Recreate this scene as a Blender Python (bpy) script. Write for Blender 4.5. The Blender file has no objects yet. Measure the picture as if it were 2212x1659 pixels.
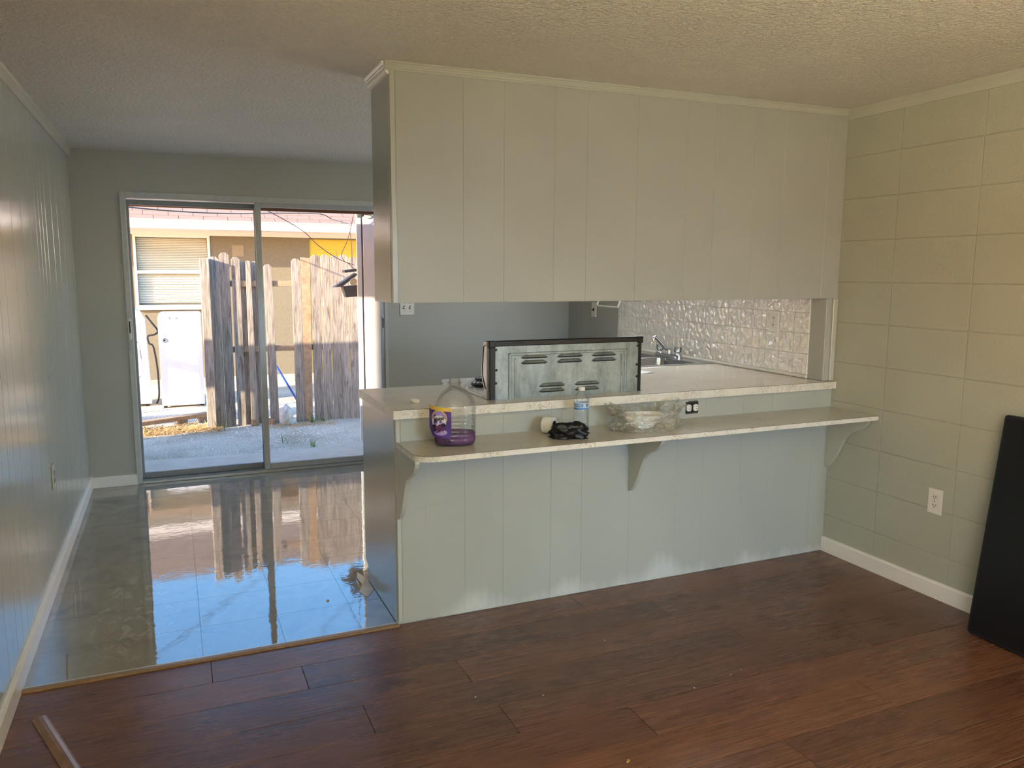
import bpy, bmesh, math, random
from mathutils import Vector, Matrix, noise

random.seed(7)
SC = bpy.context.scene
COL = SC.collection

# ------------------------------------------------------------------ camera
W2, H2, FPX = 2212.0, 1659.0, 1691.334
cam_d = bpy.data.cameras.new('camera')
cam = bpy.data.objects.new('camera', cam_d)
COL.objects.link(cam)
cam_d.sensor_fit = 'HORIZONTAL'
cam_d.sensor_width = 36.0
cam_d.lens = FPX / W2 * 36.0
cam_d.clip_start = 0.05
yaw, pit, rol = (math.radians(a) for a in (23.4731, -8.0115, 0.2658))
Fv = Vector((math.sin(yaw)*math.cos(pit), math.cos(yaw)*math.cos(pit), math.sin(pit)))
Rv = Vector((math.cos(yaw), -math.sin(yaw), 0))
Uv = Rv.cross(Fv)
R2 = math.cos(rol)*Rv + math.sin(rol)*Uv
U2 = -math.sin(rol)*Rv + math.cos(rol)*Uv
M = Matrix((R2, U2, -Fv)).transposed().to_4x4()
M.translation = Vector((-3.1222, -3.0241, 1.4513))
cam.matrix_world = M
SC.camera = cam

# ------------------------------------------------------------------ light
SUN = Vector((1.0, 0.35, -0.30)).normalized()      # the way the sunlight travels
SUN_STRENGTH = 18.0
SKY_STRENGTH = 1.0
EXPOSURE = 0.0
world = bpy.data.worlds.new('world')
SC.world = world
world.use_nodes = True
wn = world.node_tree.nodes
wl = world.node_tree.links
for n in list(wn): wn.remove(n)
wo = wn.new('ShaderNodeOutputWorld')
wb = wn.new('ShaderNodeBackground')
ws = wn.new('ShaderNodeTexSky')
ws.sky_type = 'NISHITA'
ws.sun_disc = False
ws.sun_elevation = math.radians(16)
ws.sun_rotation = math.atan2(-SUN.x, -SUN.y)
ws.altitude = 10
ws.air_density = 1.2
ws.dust_density = 0.6
ws.ozone_density = 2.0
wb.inputs['Strength'].default_value = SKY_STRENGTH
wh = wn.new('ShaderNodeHueSaturation')
wh.inputs['Saturation'].default_value = 1.45
wl.new(ws.outputs[0], wh.inputs['Color'])
wt = wn.new('ShaderNodeMix'); wt.data_type = 'RGBA'; wt.blend_type = 'MULTIPLY'
wt.inputs[0].default_value = 1.0
wt.inputs[7].default_value = (1.32, 0.93, 0.97, 1)
wl.new(wh.outputs[0], wt.inputs[6])
wl.new(wt.outputs[2], wb.inputs['Color'])
wl.new(wb.outputs[0], wo.inputs['Surface'])

sd = bpy.data.lights.new('sun', 'SUN')
sd.energy = SUN_STRENGTH
sd.angle = math.radians(0.6)
sd.color = (1.0, 0.86, 0.68)
so = bpy.data.objects.new('sun', sd)
COL.objects.link(so)
so.rotation_euler = SUN.to_track_quat('-Z', 'Y').to_euler()
so.location = (-8, -4, 6)

def area(name, loc, direction, sx, sy, power, col, spread=180):
    d = bpy.data.lights.new(name, 'AREA')
    d.shape = 'RECTANGLE'; d.size = sx; d.size_y = sy
    d.energy = power; d.color = col; d.spread = math.radians(spread)
    o = bpy.data.objects.new(name, d)
    COL.objects.link(o)
    o.location = loc
    o.rotation_euler = Vector(direction).to_track_quat('-Z', 'Y').to_euler()
    return o
# added lamp at an unseen rear window, aimed down onto the half wall
area('added_rear_fill', (-1.00, -5.56, 1.40), (-0.05, 1, -0.23), 1.3, 1.1, 9.5, (0.34, 0.66, 1.0), 52)
# added lamp for an assumed window in the left wall behind the camera
area('added_side_fill', (-3.72, -4.35, 1.36), (1, 0.85, -0.30), 1.8, 1.2, 10, (0.68, 0.86, 1.0), 90)
# added warm lamp at that window, tilted up to brighten the ceiling
area('added_warm_fill', (-3.72, -4.35, 1.10), (1, 0.75, 2.9), 1.7, 0.8, 262, (1.0, 0.86, 0.50), 125)
# added lamp for an assumed window above the sink, brightening the kitchen
area('added_kitchen_fill', (-0.055, 1.33, 1.72), (-1, 0, -0.6), 0.86, 0.56, 19, (0.95, 0.97, 0.96))

SC.cycles.max_bounces = 8
SC.cycles.diffuse_bounces = 4
SC.cycles.glossy_bounces = 4
vs = SC.view_settings
vs.view_transform = 'Standard'
vs.look = 'None'
vs.gamma = 1.0
vs.exposure = EXPOSURE
vs.use_curve_mapping = False

# ------------------------------------------------------------------ helpers
def lin(c):
    c = c / 255.0
    return c / 12.92 if c <= 0.04045 else ((c + 0.055) / 1.055) ** 2.4
def rgb(r, g, b): return (lin(r), lin(g), lin(b), 1.0)

class NT:
    def __init__(s, name):
        s.m = bpy.data.materials.new(name)
        s.m.use_nodes = True
        s.t = s.m.node_tree
        s.n = s.t.nodes; s.l = s.t.links
        s.p = s.n['Principled BSDF']
        s.out = s.n['Material Output']
    def new(s, k, **kw):
        n = s.n.new(k)
        for a, v in kw.items(): setattr(n, a, v)
        return n
    def link(s, a, b): s.l.new(a, b)
    def pos(s, scale=(1, 1, 1), obj=False, rand=0.0):
        """world position (or object coordinates with a random shift for every piece)"""
        if obj:
            tc = s.new('ShaderNodeTexCoord'); src = tc.outputs['Object']
        else:
            g = s.new('ShaderNodeNewGeometry'); src = g.outputs['Position']
        mp = s.new('ShaderNodeMapping')
        mp.inputs['Scale'].default_value = scale
        s.link(src, mp.inputs['Vector'])
        if rand:
            oi = s.new('ShaderNodeObjectInfo')
            mu = s.new('ShaderNodeMath', operation='MULTIPLY'); mu.inputs[1].default_value = rand
            s.link(oi.outputs['Random'], mu.inputs[0])
            cb = s.new('ShaderNodeCombineXYZ')
            for i in range(3): s.link(mu.outputs[0], cb.inputs[i])
            s.link(cb.outputs[0], mp.inputs['Location'])
        return mp.outputs[0]
    def noise(s, vec, scale, detail=4, rough=0.55, dist=0.0):
        n = s.new('ShaderNodeTexNoise')
        n.inputs['Scale'].default_value = scale
        n.inputs['Detail'].default_value = detail
        n.inputs['Roughness'].default_value = rough
        n.inputs['Distortion'].default_value = dist
        s.link(vec, n.inputs['Vector'])
        return n.outputs['Fac']
    def ramp(s, fac, stops):
        r = s.new('ShaderNodeValToRGB')
        e = r.color_ramp.elements
        while len(e) < len(stops): e.new(0.5)
        for i, (p, c) in enumerate(stops):
            e[i].position = p
            e[i].color = c if len(c) == 4 else (*c, 1)
        s.link(fac, r.inputs[0])
        return r.outputs[0]
    def mrange(s, fac, a, b, c, d):
        m = s.new('ShaderNodeMapRange')
        m.inputs[1].default_value = a; m.inputs[2].default_value = b
        m.inputs[3].default_value = c; m.inputs[4].default_value = d
        s.link(fac, m.inputs[0])
        return m.outputs[0]
    def mix(s, fac, a, b, mode='MIX'):
        m = s.new('ShaderNodeMix', data_type='RGBA', blend_type=mode)
        def put(sock, v):
            if isinstance(v, (tuple, list)): sock.default_value = v
            elif isinstance(v, (int, float)): sock.default_value = v
            else: s.link(v, sock)
        put(m.inputs[0], fac); put(m.inputs[6], a); put(m.inputs[7], b)
        return m.outputs[2]
    def bump(s, h, strength, dist, chain=None):
        b = s.new('ShaderNodeBump')
        b.inputs['Strength'].default_value = strength
        b.inputs['Distance'].default_value = dist
        s.link(h, b.inputs['Height'])
        if chain is not None: s.link(chain, b.inputs['Normal'])
        return b.outputs[0]
    def set(s, **kw):
        names = dict(col='Base Color', rough='Roughness', metal='Metallic', ior='IOR', spec='Specular IOR Level',
                     normal='Normal', coat='Coat Weight', coatr='Coat Roughness', trans='Transmission Weight', alpha='Alpha')
        for k, v in kw.items():
            sk = s.p.inputs[names[k]]
            if isinstance(v, (tuple, list)): sk.default_value = v if len(v) == len(sk.default_value) else (*v, 1)
            elif isinstance(v, (int, float)): sk.default_value = v
            else: s.link(v, sk)
        return s.m

MAT = {}
def simple(name, col, rough=0.5, metal=0.0, var=0.06, nscale=30.0, bump=0.0, ior=1.5, bscale=None, rand=0.0):
    n = NT(name)
    v = n.pos(obj=bool(rand), rand=rand)
    f = n.noise(v, nscale)
    c = tuple(col[:3])
    lo = tuple(x * (1 - var) for x in c); hi = tuple(min(1, x * (1 + var)) for x in c)
    cc = n.ramp(f, [(0.3, lo), (0.7, hi)])
    kw = dict(col=cc, rough=rough, metal=metal, ior=ior)
    if bump:
        kw['normal'] = n.bump(n.noise(n.pos(), bscale or nscale * 6, 3), 0.5, bump)
    MAT[name] = n.set(**kw)
    return MAT[name]

def paint(name, col, rough, stip=0.0006, sscale=160, big=0.0015, bigs=9, touch=None, ior=1.5):
    """rolled semi-gloss wall paint: faint blotches, roller stipple"""
    n = NT(name)
    v = n.pos()
    f = n.noise(v, 2.3, 1)
    c = tuple(col[:3])
    cc = n.ramp(f, [(0.3, tuple(x*0.965 for x in c)), (0.7, tuple(min(1, x*1.03) for x in c))])
    if touch:
        cc = touch(n, cc)
    hb = n.noise(v, bigs, 0); hs = n.noise(v, sscale, 1)
    mm = n.new('ShaderNodeMath', operation='MULTIPLY_ADD'); mm.inputs[1].default_value = stip/big*1.4
    n.link(hs, mm.inputs[0]); n.link(hb, mm.inputs[2])
    b2 = n.bump(mm.outputs[0], 0.4, big)
    MAT[name] = n.set(col=cc, rough=rough, normal=b2, ior=ior)
    return MAT[name]

WALLC = rgb(174, 175, 167)
def lower_touch(n, cc):
    # lighter unfinished paint brushed along the floor line
    g = n.new('ShaderNodeNewGeometry')
    sx = n.new('ShaderNodeSeparateXYZ'); n.link(g.outputs['Position'], sx.inputs[0])
    st = n.noise(n.pos((26, 26, 3.0)), 1.0, 3)
    lo = n.noise(n.pos((2.4, 2.4, 1)), 1.0, 2)
    a = n.mrange(lo, 0.38, 0.68, -0.03, 0.10)
    b = n.mrange(st, 0.3, 0.7, -0.018, 0.022)
    ad = n.new('ShaderNodeMath', operation='ADD'); n.link(a, ad.inputs[0]); n.link(b, ad.inputs[1])
    su = n.new('ShaderNodeMath', operation='SUBTRACT'); n.link(ad.outputs[0], su.inputs[0]); n.link(sx.outputs['Z'], su.inputs[1])
    k = n.mrange(su.outputs[0], -0.03, 0.04, 0, 0.5)
    return n.mix(k, cc, rgb(222, 224, 220))
paint('paint_wall', WALLC, 0.36)
paint('paint_panel', WALLC, 0.34, touch=lower_touch)
paint('paint_upper', WALLC, 0.36)
paint('paint_gloss', WALLC, 0.20, big=0.0012, bigs=14, ior=1.75)
paint('paint_left', rgb(178, 183, 176), 0.15, stip=0.0004, big=0.0014, bigs=11, ior=2.0)
paint('paint_block', rgb(176, 178, 163), 0.27, stip=0.003, sscale=80, big=0.002, bigs=16, ior=1.6)
paint('paint_groove', rgb(176, 178, 168), 0.5)
paint('paint_white', rgb(242, 238, 232), 0.33, stip=0.0003)
paint('paint_trim', rgb(186, 187, 175), 0.26, stip=0.0003)

def m_ceiling():
    n = NT('ceiling_texture')
    v = n.pos()
    cc = n.ramp(n.noise(v, 1.6, 4), [(0.3, rgb(236, 231, 222)), (0.7, rgb(244, 240, 231))])
    # knock-down splatter
    vo = n.noise(v, 62, 3, 0.6, 0.4)
    h = n.ramp(vo, [(0.42, (0, 0, 0)), (0.60, (1, 1, 1))])
    b1 = n.bump(h, 0.9, 0.006)
    MAT['ceiling_texture'] = n.set(col=cc, rough=0.62, normal=b1)
m_ceiling()

def m_plank():
    n = NT('oak_plank')
    v = n.pos((1.4, 15, 15), obj=True, rand=37.0)
    g1 = n.noise(v, 2.2, 6, 0.62, 1.3)
    v2 = n.pos((1.0, 60, 60), obj=True, rand=91.0)
    g2 = n.noise(v2, 5.0, 4, 0.6)
    c1 = n.ramp(g1, [(0.25, rgb(90, 58, 41)), (0.46, rgb(108, 71, 51)), (0.62, rgb(118, 79, 57)), (0.80, rgb(98, 64, 45))])
    c2 = n.ramp(g2, [(0.35, (0.70, 0.68, 0.66)), (0.6, (1.08, 1.08, 1.08))])
    c = n.mix(1.0, c1, c2, 'MULTIPLY')
    wv = n.new('ShaderNodeTexWave'); wv.wave_type = 'BANDS'; wv.bands_direction = 'Y'
    for k_, v_ in (('Scale', 7.0), ('Distortion', 7.0), ('Detail', 2.0), ('Detail Scale', 0.7), ('Detail Roughness', 0.5)): wv.inputs[k_].default_value = v_
    n.link(n.pos((1.1, 3.2, 3.2), obj=True, rand=61.0), wv.inputs['Vector'])
    c = n.mix(1.0, c, n.ramp(wv.outputs['Fac'], [(0.15, (0.84, 0.82, 0.80)), (0.5, (1.04, 1.04, 1.04))]), 'MULTIPLY')
    oi = n.new('ShaderNodeObjectInfo')
    tint = n.ramp(oi.outputs['Random'], [(0.0, (0.76, 0.74, 0.72)), (0.5, (1.0, 0.98, 0.96)), (1.0, (1.22, 1.16, 1.08))])
    c = n.mix(1.0, c, tint, 'MULTIPLY')
    # mopped, still damp patch in front of the threshold
    w = n.noise(n.pos((1.0, 1.9, 1)), 1.7, 3)
    r0 = n.mrange(w, 0.36, 0.62, 0.32, 0.21)
    gq = n.new('ShaderNodeNewGeometry')
    mp = n.new('ShaderNodeMapping'); mp.inputs['Location'].default_value = (6.12, 2.35, 0); mp.inputs['Scale'].default_value = (2.2, 5.0, 1)
    n.link(gq.outputs['Position'], mp.inputs['Vector'])
    gd = n.new('ShaderNodeTexGradient'); gd.gradient_type = 'SPHERICAL'; n.link(mp.outputs[0], gd.inputs[0])
    ed = n.noise(n.pos((1, 2, 1)), 5, 3)
    wm = n.new('ShaderNodeMath', operation='ADD'); n.link(gd.outputs['Fac'], wm.inputs[0]); n.link(n.mrange(ed, 0.3, 0.7, -0.25, 0.25), wm.inputs[1])
    wet = n.mrange(wm.outputs[0], 0.24, 0.44, 0, 1)
    c = n.mix(wet, c, n.mix(1.0, c, (0.82, 0.78, 0.74, 1), 'MULTIPLY'))
    rw = n.new('ShaderNodeMath', operation='MULTIPLY_ADD'); n.link(wet, rw.inputs[0]); rw.inputs[1].default_value = -0.06; n.link(r0, rw.inputs[2]); r0 = rw.outputs[0]
    gr = n.mrange(g2, 0.3, 0.7, -0.05, 0.10)
    ad = n.new('ShaderNodeMath', operation='ADD'); n.link(r0, ad.inputs[0]); n.link(gr, ad.inputs[1])
    b = n.bump(g2, 0.35, 0.0012)
    b = n.bump(g1, 0.3, 0.001, b)
    MAT['oak_plank'] = n.set(col=c, rough=ad.outputs[0], normal=b, ior=1.58)
m_plank()
simple('plank_gap', rgb(46, 32, 25), 0.7)

def m_vinyl():
    n = NT('vinyl_tile')
    v = n.pos()
    a = n.noise(v, 5, 5, 0.6, 0.6)
    cc = n.ramp(a, [(0.3, rgb(132, 124, 110)), (0.55, rgb(150, 142, 127)), (0.75, rgb(140, 131, 115))])
    oi = n.new('ShaderNodeObjectInfo')
    t = n.ramp(oi.outputs['Random'], [(0, (0.93, 0.93, 0.93)), (1, (1.04, 1.04, 1.04))])
    cc = n.mix(1.0, cc, t, 'MULTIPLY')
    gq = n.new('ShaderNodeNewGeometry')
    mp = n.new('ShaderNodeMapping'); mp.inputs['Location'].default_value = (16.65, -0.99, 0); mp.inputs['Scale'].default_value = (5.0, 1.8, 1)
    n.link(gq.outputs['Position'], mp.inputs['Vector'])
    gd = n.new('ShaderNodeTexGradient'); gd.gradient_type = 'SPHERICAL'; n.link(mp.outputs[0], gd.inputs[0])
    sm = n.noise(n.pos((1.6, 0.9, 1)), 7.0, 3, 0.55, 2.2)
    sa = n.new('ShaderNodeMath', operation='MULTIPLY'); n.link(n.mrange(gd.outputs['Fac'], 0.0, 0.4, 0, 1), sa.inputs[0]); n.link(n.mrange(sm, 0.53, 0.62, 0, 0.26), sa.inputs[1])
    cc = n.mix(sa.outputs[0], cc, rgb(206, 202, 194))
    w1 = n.noise(n.pos((1.0, 1.0, 1)), 11.0, 2, 0.5)
    w2 = n.noise(n.pos((1.0, 1.6, 1)), 34.0, 2, 0.5)
    b = n.bump(w1, 0.50, 0.0006)
    b = n.bump(w2, 0.50, 0.00026, b)
    dry = n.noise(n.pos((1.0, 1.6, 1)), 2.2, 4, 0.6, 0.8)
    r = n.mrange(dry, 0.56, 0.74, 0.012, 0.05)
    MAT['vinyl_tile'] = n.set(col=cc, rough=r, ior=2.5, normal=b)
m_vinyl()
simple('vinyl_pale', rgb(196, 190, 178), 0.25)
simple('vinyl_gap', rgb(104, 92, 76), 0.5)

def m_glaze():
    n = NT('wavy_wall_tile')
    v = n.pos(obj=True, rand=23.0)
    f = n.noise(n.pos(), 9, 3)
    cc = n.ramp(f, [(0.3, rgb(232, 227, 219)), (0.7, rgb(240, 236, 230))])
    h = n.noise(v, 30, 0.5, 0.4, 0.4)
    b = n.bump(h, 1.0, 0.010)
    MAT['wavy_wall_tile'] = n.set(col=cc, rough=0.07, normal=b, ior=2.4)
m_glaze()
simple('grout', rgb(238, 234, 226), 0.7, nscale=60)

def m_lam(name, base, vein, rough, vs=16):
    n = NT(name)
    v = n.pos()
    a = n.noise(v, vs, 7, 0.66, 1.6)
    k = n.ramp(a, [(0.46, (0, 0, 0)), (0.50, (1, 1, 1)), (0.54, (0, 0, 0))])
    sp = n.noise(v, 9, 2)
    kk = n.mix(1.0, k, n.ramp(sp, [(0.42, (0, 0, 0)), (0.6, (1, 1, 1))]), 'MULTIPLY')
    c0 = n.ramp(n.noise(v, 4, 4), [(0.3, tuple(x*0.95 for x in base[:3])), (0.7, tuple(min(1, x*1.03) for x in base[:3]))])
    MAT[name] = n.set(col=n.mix(kk, c0, vein), rough=rough)
m_lam('laminate_top', rgb(226, 218, 202), rgb(214, 204, 184), 0.15)
m_lam('laminate_shelf', rgb(200, 195, 180), rgb(190, 183, 166), 0.20)
m_lam('laminate_edge', rgb(228, 222, 210), rgb(178, 164, 142), 0.35, 34)
simple('seam_dark', rgb(64, 48, 36), 0.6)

simple('aluminium', rgb(172, 177, 181), 0.38, metal=0.4, nscale=20)
simple('aluminium_dark', rgb(128, 134, 140), 0.42, metal=0.35, nscale=20)
simple('jamb_paint', rgb(186, 190, 188), 0.35)
simple('plastic_white', rgb(232, 228, 220), 0.32, var=0.02)
simple('plastic_black', rgb(8, 8, 10), 0.3, var=0.1)
simple('slot_dark', rgb(24, 20, 18), 0.6)
simple('steel', rgb(178, 178, 180), 0.25, metal=1.0, nscale=40)
simple('chrome', rgb(205, 207, 212), 0.10, metal=1.0)
simple('enamel_white', rgb(236, 236, 236), 0.2, var=0.02)
simple('appliance_white', rgb(240, 240, 242), 0.3, var=0.02)
simple('cast_black', rgb(20, 20, 21), 0.5)
simple('threshold_wood', rgb(138, 110, 82), 0.30, nscale=50, var=0.15)
simple('trim_strip', rgb(132, 104, 86), 0.25, nscale=18, var=0.12)
simple('brass_edge', rgb(226, 220, 206), 0.25, metal=0.3)
simple('black_gloss', rgb(9, 9, 11), 0.28, var=0.2)
simple('black_edge', rgb(26, 26, 30), 0.35, var=0.2)

def m_galv():
    n = NT('galvanised_steel')
    vo = n.new('ShaderNodeTexVoronoi'); vo.inputs['Scale'].default_value = 70
    n.link(n.pos(), vo.inputs['Vector'])
    a = n.noise(n.pos((1, 1, 0.35)), 22, 5, 0.65)
    c = n.ramp(a, [(0.30, rgb(122, 130, 128)), (0.62, rgb(164, 172, 170))])
    c2 = n.ramp(vo.outputs['Color'], [(0.0, (0.92, 0.92, 0.92)), (1.0, (1.06, 1.06, 1.06))])
    MAT['galvanised_steel'] = n.set(col=n.mix(1.0, c, c2, 'MULTIPLY'), rough=0.42, metal=0.65)
m_galv()

def clear(name, tint, rough=0.03, base=0.04, gain=1.0, ior=1.45, milk=0.0, milkcol=(0.8, 0.8, 0.8, 1), bumps=0.0, bscale=20):
    """thin clear sheet: mostly lets light through, mirrors at grazing angles, optional milky scatter"""
    n = NT(name)
    n.n.remove(n.p)
    tr = n.new('ShaderNodeBsdfTransparent'); tr.inputs[0].default_value = tint
    gl = n.new('ShaderNodeBsdfGlossy'); gl.inputs['Roughness'].default_value = rough
    fr = n.new('ShaderNodeFresnel'); fr.inputs['IOR'].default_value = ior
    mu = n.new('ShaderNodeMath', operation='MULTIPLY_ADD'); mu.inputs[1].default_value = gain; mu.inputs[2].default_value = base
    mu.use_clamp = True
    n.link(fr.outputs[0], mu.inputs[0])
    if bumps:
        bm = n.bump(n.noise(n.pos(), bscale, 3, 0.6, 0.5), 0.8, bumps)
        n.link(bm, gl.inputs['Normal']); n.link(bm, fr.inputs['Normal'])
    mx = n.new('ShaderNodeMixShader')
    n.link(mu.outputs[0], mx.inputs[0]); n.link(tr.outputs[0], mx.inputs[1]); n.link(gl.outputs[0], mx.inputs[2])
    last = mx.outputs[0]
    if milk:
        df = n.new('ShaderNodeBsdfDiffuse'); df.inputs[0].default_value = milkcol
        tl = n.new('ShaderNodeBsdfTranslucent'); tl.inputs[0].default_value = milkcol
        m1 = n.new('ShaderNodeMixShader'); m1.inputs[0].default_value = 0.45
        n.link(df.outputs[0], m1.inputs[1]); n.link(tl.outputs[0], m1.inputs[2])
        m2 = n.new('ShaderNodeMixShader')
        fz = n.mrange(n.noise(n.pos(), 30, 4, 0.6), 0.35, 0.7, milk*0.5, milk*1.6)
        n.link(fz, m2.inputs[0]); n.link(last, m2.inputs[1]); n.link(m1.outputs[0], m2.inputs[2])
        last = m2.outputs[0]
    n.link(last, n.out.inputs['Surface'])
    MAT[name] = n.m
clear('window_glass', (0.97, 0.98, 0.97, 1), 0.01, 0.0, 0.03, 1.45)
clear('clear_plastic', (0.97, 0.97, 0.96, 1), 0.10, 0.02, 0.55, 1.4, milk=0.10, bumps=0.003, bscale=28)
clear('bottle_plastic', (0.98, 0.99, 0.99, 1), 0.06, 0.02, 0.55, 1.4, milk=0.07, bumps=0.001, bscale=60)
clear('bag_film', (0.97, 0.97, 0.95, 1), 0.16, 0.05, 0.6, 1.5, milk=0.24, milkcol=rgb(236, 230, 216), bumps=0.002, bscale=30)
clear('acrylic', (0.93, 0.94, 0.95, 1), 0.05, 0.10, 1.5, 1.5)
clear('liquid_purple', rgb(190, 110, 195), 0.05, 0.03, 0.5, 1.33, milk=0.6, milkcol=rgb(128, 40, 140))
simple('label_purple', rgb(74, 44, 128), 0.35, nscale=14, var=0.25)
simple('label_yellow', rgb(226, 186, 78), 0.35)
simple('label_white', rgb(228, 224, 224), 0.35)
simple('label_lilac', rgb(158, 138, 190), 0.35, nscale=40, var=0.3)
simple('label_ink', rgb(28, 24, 38), 0.4)
simple('label_berry', rgb(92, 46, 92), 0.4, nscale=90, var=0.4)
simple('label_blue', rgb(70, 128, 190), 0.35, nscale=30, var=0.25)
simple('label_pale', rgb(196, 214, 230), 0.35)
simple('bag_black', rgb(13, 13, 16), 0.42, var=0.3, bump=0.004, bscale=60)
simple('paper_white', rgb(236, 234, 228), 0.6)
simple('cardboard', rgb(70, 58, 46), 0.8)
simple('foam_white', rgb(238, 234, 226), 0.45, var=0.02)
simple('cap_white', rgb(222, 218, 208), 0.35)
simple('chip_ochre', rgb(178, 146, 88), 0.6)

# outside
def m_oldwood():
    n = NT('weathered_wood')
    v = n.pos((9, 9, 1.0), obj=True, rand=53.0)
    g = n.noise(v, 2.6, 6, 0.65, 1.6)
    v2 = n.pos((40, 40, 1.6), obj=True, rand=17.0)
    g2 = n.noise(v2, 3.0, 4, 0.6)
    c = n.ramp(g, [(0.28, rgb(104, 92, 82)), (0.45, rgb(158, 147, 136)), (0.60, rgb(178, 168, 158)), (0.78, rgb(142, 124, 108))])
    c = n.mix(1.0, c, n.ramp(g2, [(0.36, (0.62, 0.60, 0.58)), (0.55, (1.05, 1.05, 1.05))]), 'MULTIPLY')
    oi = n.new('ShaderNodeObjectInfo')
    c = n.mix(1.0, c, n.ramp(oi.outputs['Random'], [(0, (0.84, 0.82, 0.80)), (0.5, (1, 0.98, 0.95)), (1, (1.10, 1.06, 1.02))]), 'MULTIPLY')
    MAT['weathered_wood'] = n.set(col=c, rough=0.8, normal=n.bump(g2, 0.6, 0.003))
m_oldwood()
simple('fresh_wood', rgb(172, 142, 112), 0.75, nscale=22, var=0.22, rand=11)
def m_ground():
    n = NT('shell_gravel_ground')
    v = n.pos()
    a = n.noise(v, 60, 5, 0.7)
    b = n.noise(v, 2.0, 4)
    c = n.ramp(a, [(0.32, rgb(172, 158, 138)), (0.5, rgb(222, 206, 184)), (0.68, rgb(246, 232, 210))])
    c = n.mix(n.mrange(b, 0.45, 0.7, 0, 0.55), c, rgb(150, 130, 104))
    MAT['shell_gravel_ground'] = n.set(col=c, rough=0.9, normal=n.bump(a, 0.8, 0.02))
m_ground()
simple('shell_chip', rgb(250, 236, 216), 0.7, nscale=45, var=0.35)
simple('concrete', rgb(216, 200, 182), 0.8, nscale=7, var=0.10, bump=0.001)
simple('stucco_tan', rgb(120, 112, 92), 0.85, nscale=25, var=0.08, bump=0.004, bscale=80)
simple('plaster_pale', rgb(146, 134, 108), 0.85)
simple('fascia_white', rgb(236, 234, 230), 0.5, var=0.03)
simple('fascia_brown', rgb(126, 96, 76), 0.7, var=0.15)
simple('soffit_white', rgb(206, 200, 194), 0.6)
simple('shingle_tan', rgb(142, 122, 108), 0.9, nscale=120, var=0.22, bump=0.002, bscale=300)
simple('shingle_gap', rgb(50, 43, 42), 0.9)
simple('door_yellow', rgb(204, 182, 62), 0.5, var=0.03)
simple('blind_white', rgb(224, 222, 208), 0.5, var=0.03)
simple('blind_back', rgb(176, 178, 168), 0.6)
simple('frame_white', rgb(232, 230, 226), 0.4, var=0.03)
simple('shed_white', rgb(240, 232, 226), 0.55, nscale=5, var=0.05)
simple('lamp_grey', rgb(96, 98, 102), 0.5, var=0.15)
simple('lamp_cream', rgb(226, 216, 186), 0.5)
simple('copper', rgb(190, 140, 104), 0.45, metal=0.5)
simple('wire_mauve', rgb(128, 104, 112), 0.6)
simple('wire_dark', rgb(50, 46, 46), 0.6)
simple('pole_blue', rgb(52, 84, 170), 0.4)
simple('straw', rgb(222, 180, 112), 0.8, nscale=40, var=0.25)
simple('grass_green', rgb(112, 138, 70), 0.7, var=0.2)
simple('plastic_sack', rgb(206, 206, 202), 0.35, nscale=30, var=0.12, bump=0.006, bscale=40)
simple('leaf_green', rgb(110, 128, 52), 0.7, nscale=6, var=0.35)
simple('bark', rgb(86, 70, 56), 0.9)
simple('roof_brown', rgb(130, 112, 98), 0.9)

# ------------------------------------------------------------------ mesh building
def link_obj(name, me, mat=None, parent=None, loc=(0, 0, 0), rot=None):
    o = bpy.data.objects.new(name, me)
    COL.objects.link(o)
    if me is not None and mat is not None and len(me.materials) == 0:
        me.materials.append(MAT[mat])
    o.location = loc
    if rot is not None: o.rotation_euler = rot
    if parent is not None: o.parent = parent
    return o

def thing(name, label, cat, loc=(0, 0, 0), rz=0.0, group=None, kind=None):
    o = bpy.data.objects.new(name, None)
    COL.objects.link(o)
    o.empty_display_size = 0.05
    o.location = loc
    o.rotation_euler = (0, 0, rz)
    tag(o, label, cat, group, kind)
    return o

def tag(o, label=None, cat=None, group=None, kind=None):
    if label: o['label'] = label
    if cat: o['category'] = cat
    if group: o['group'] = group
    if kind: o['kind'] = kind
    return o

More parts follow.
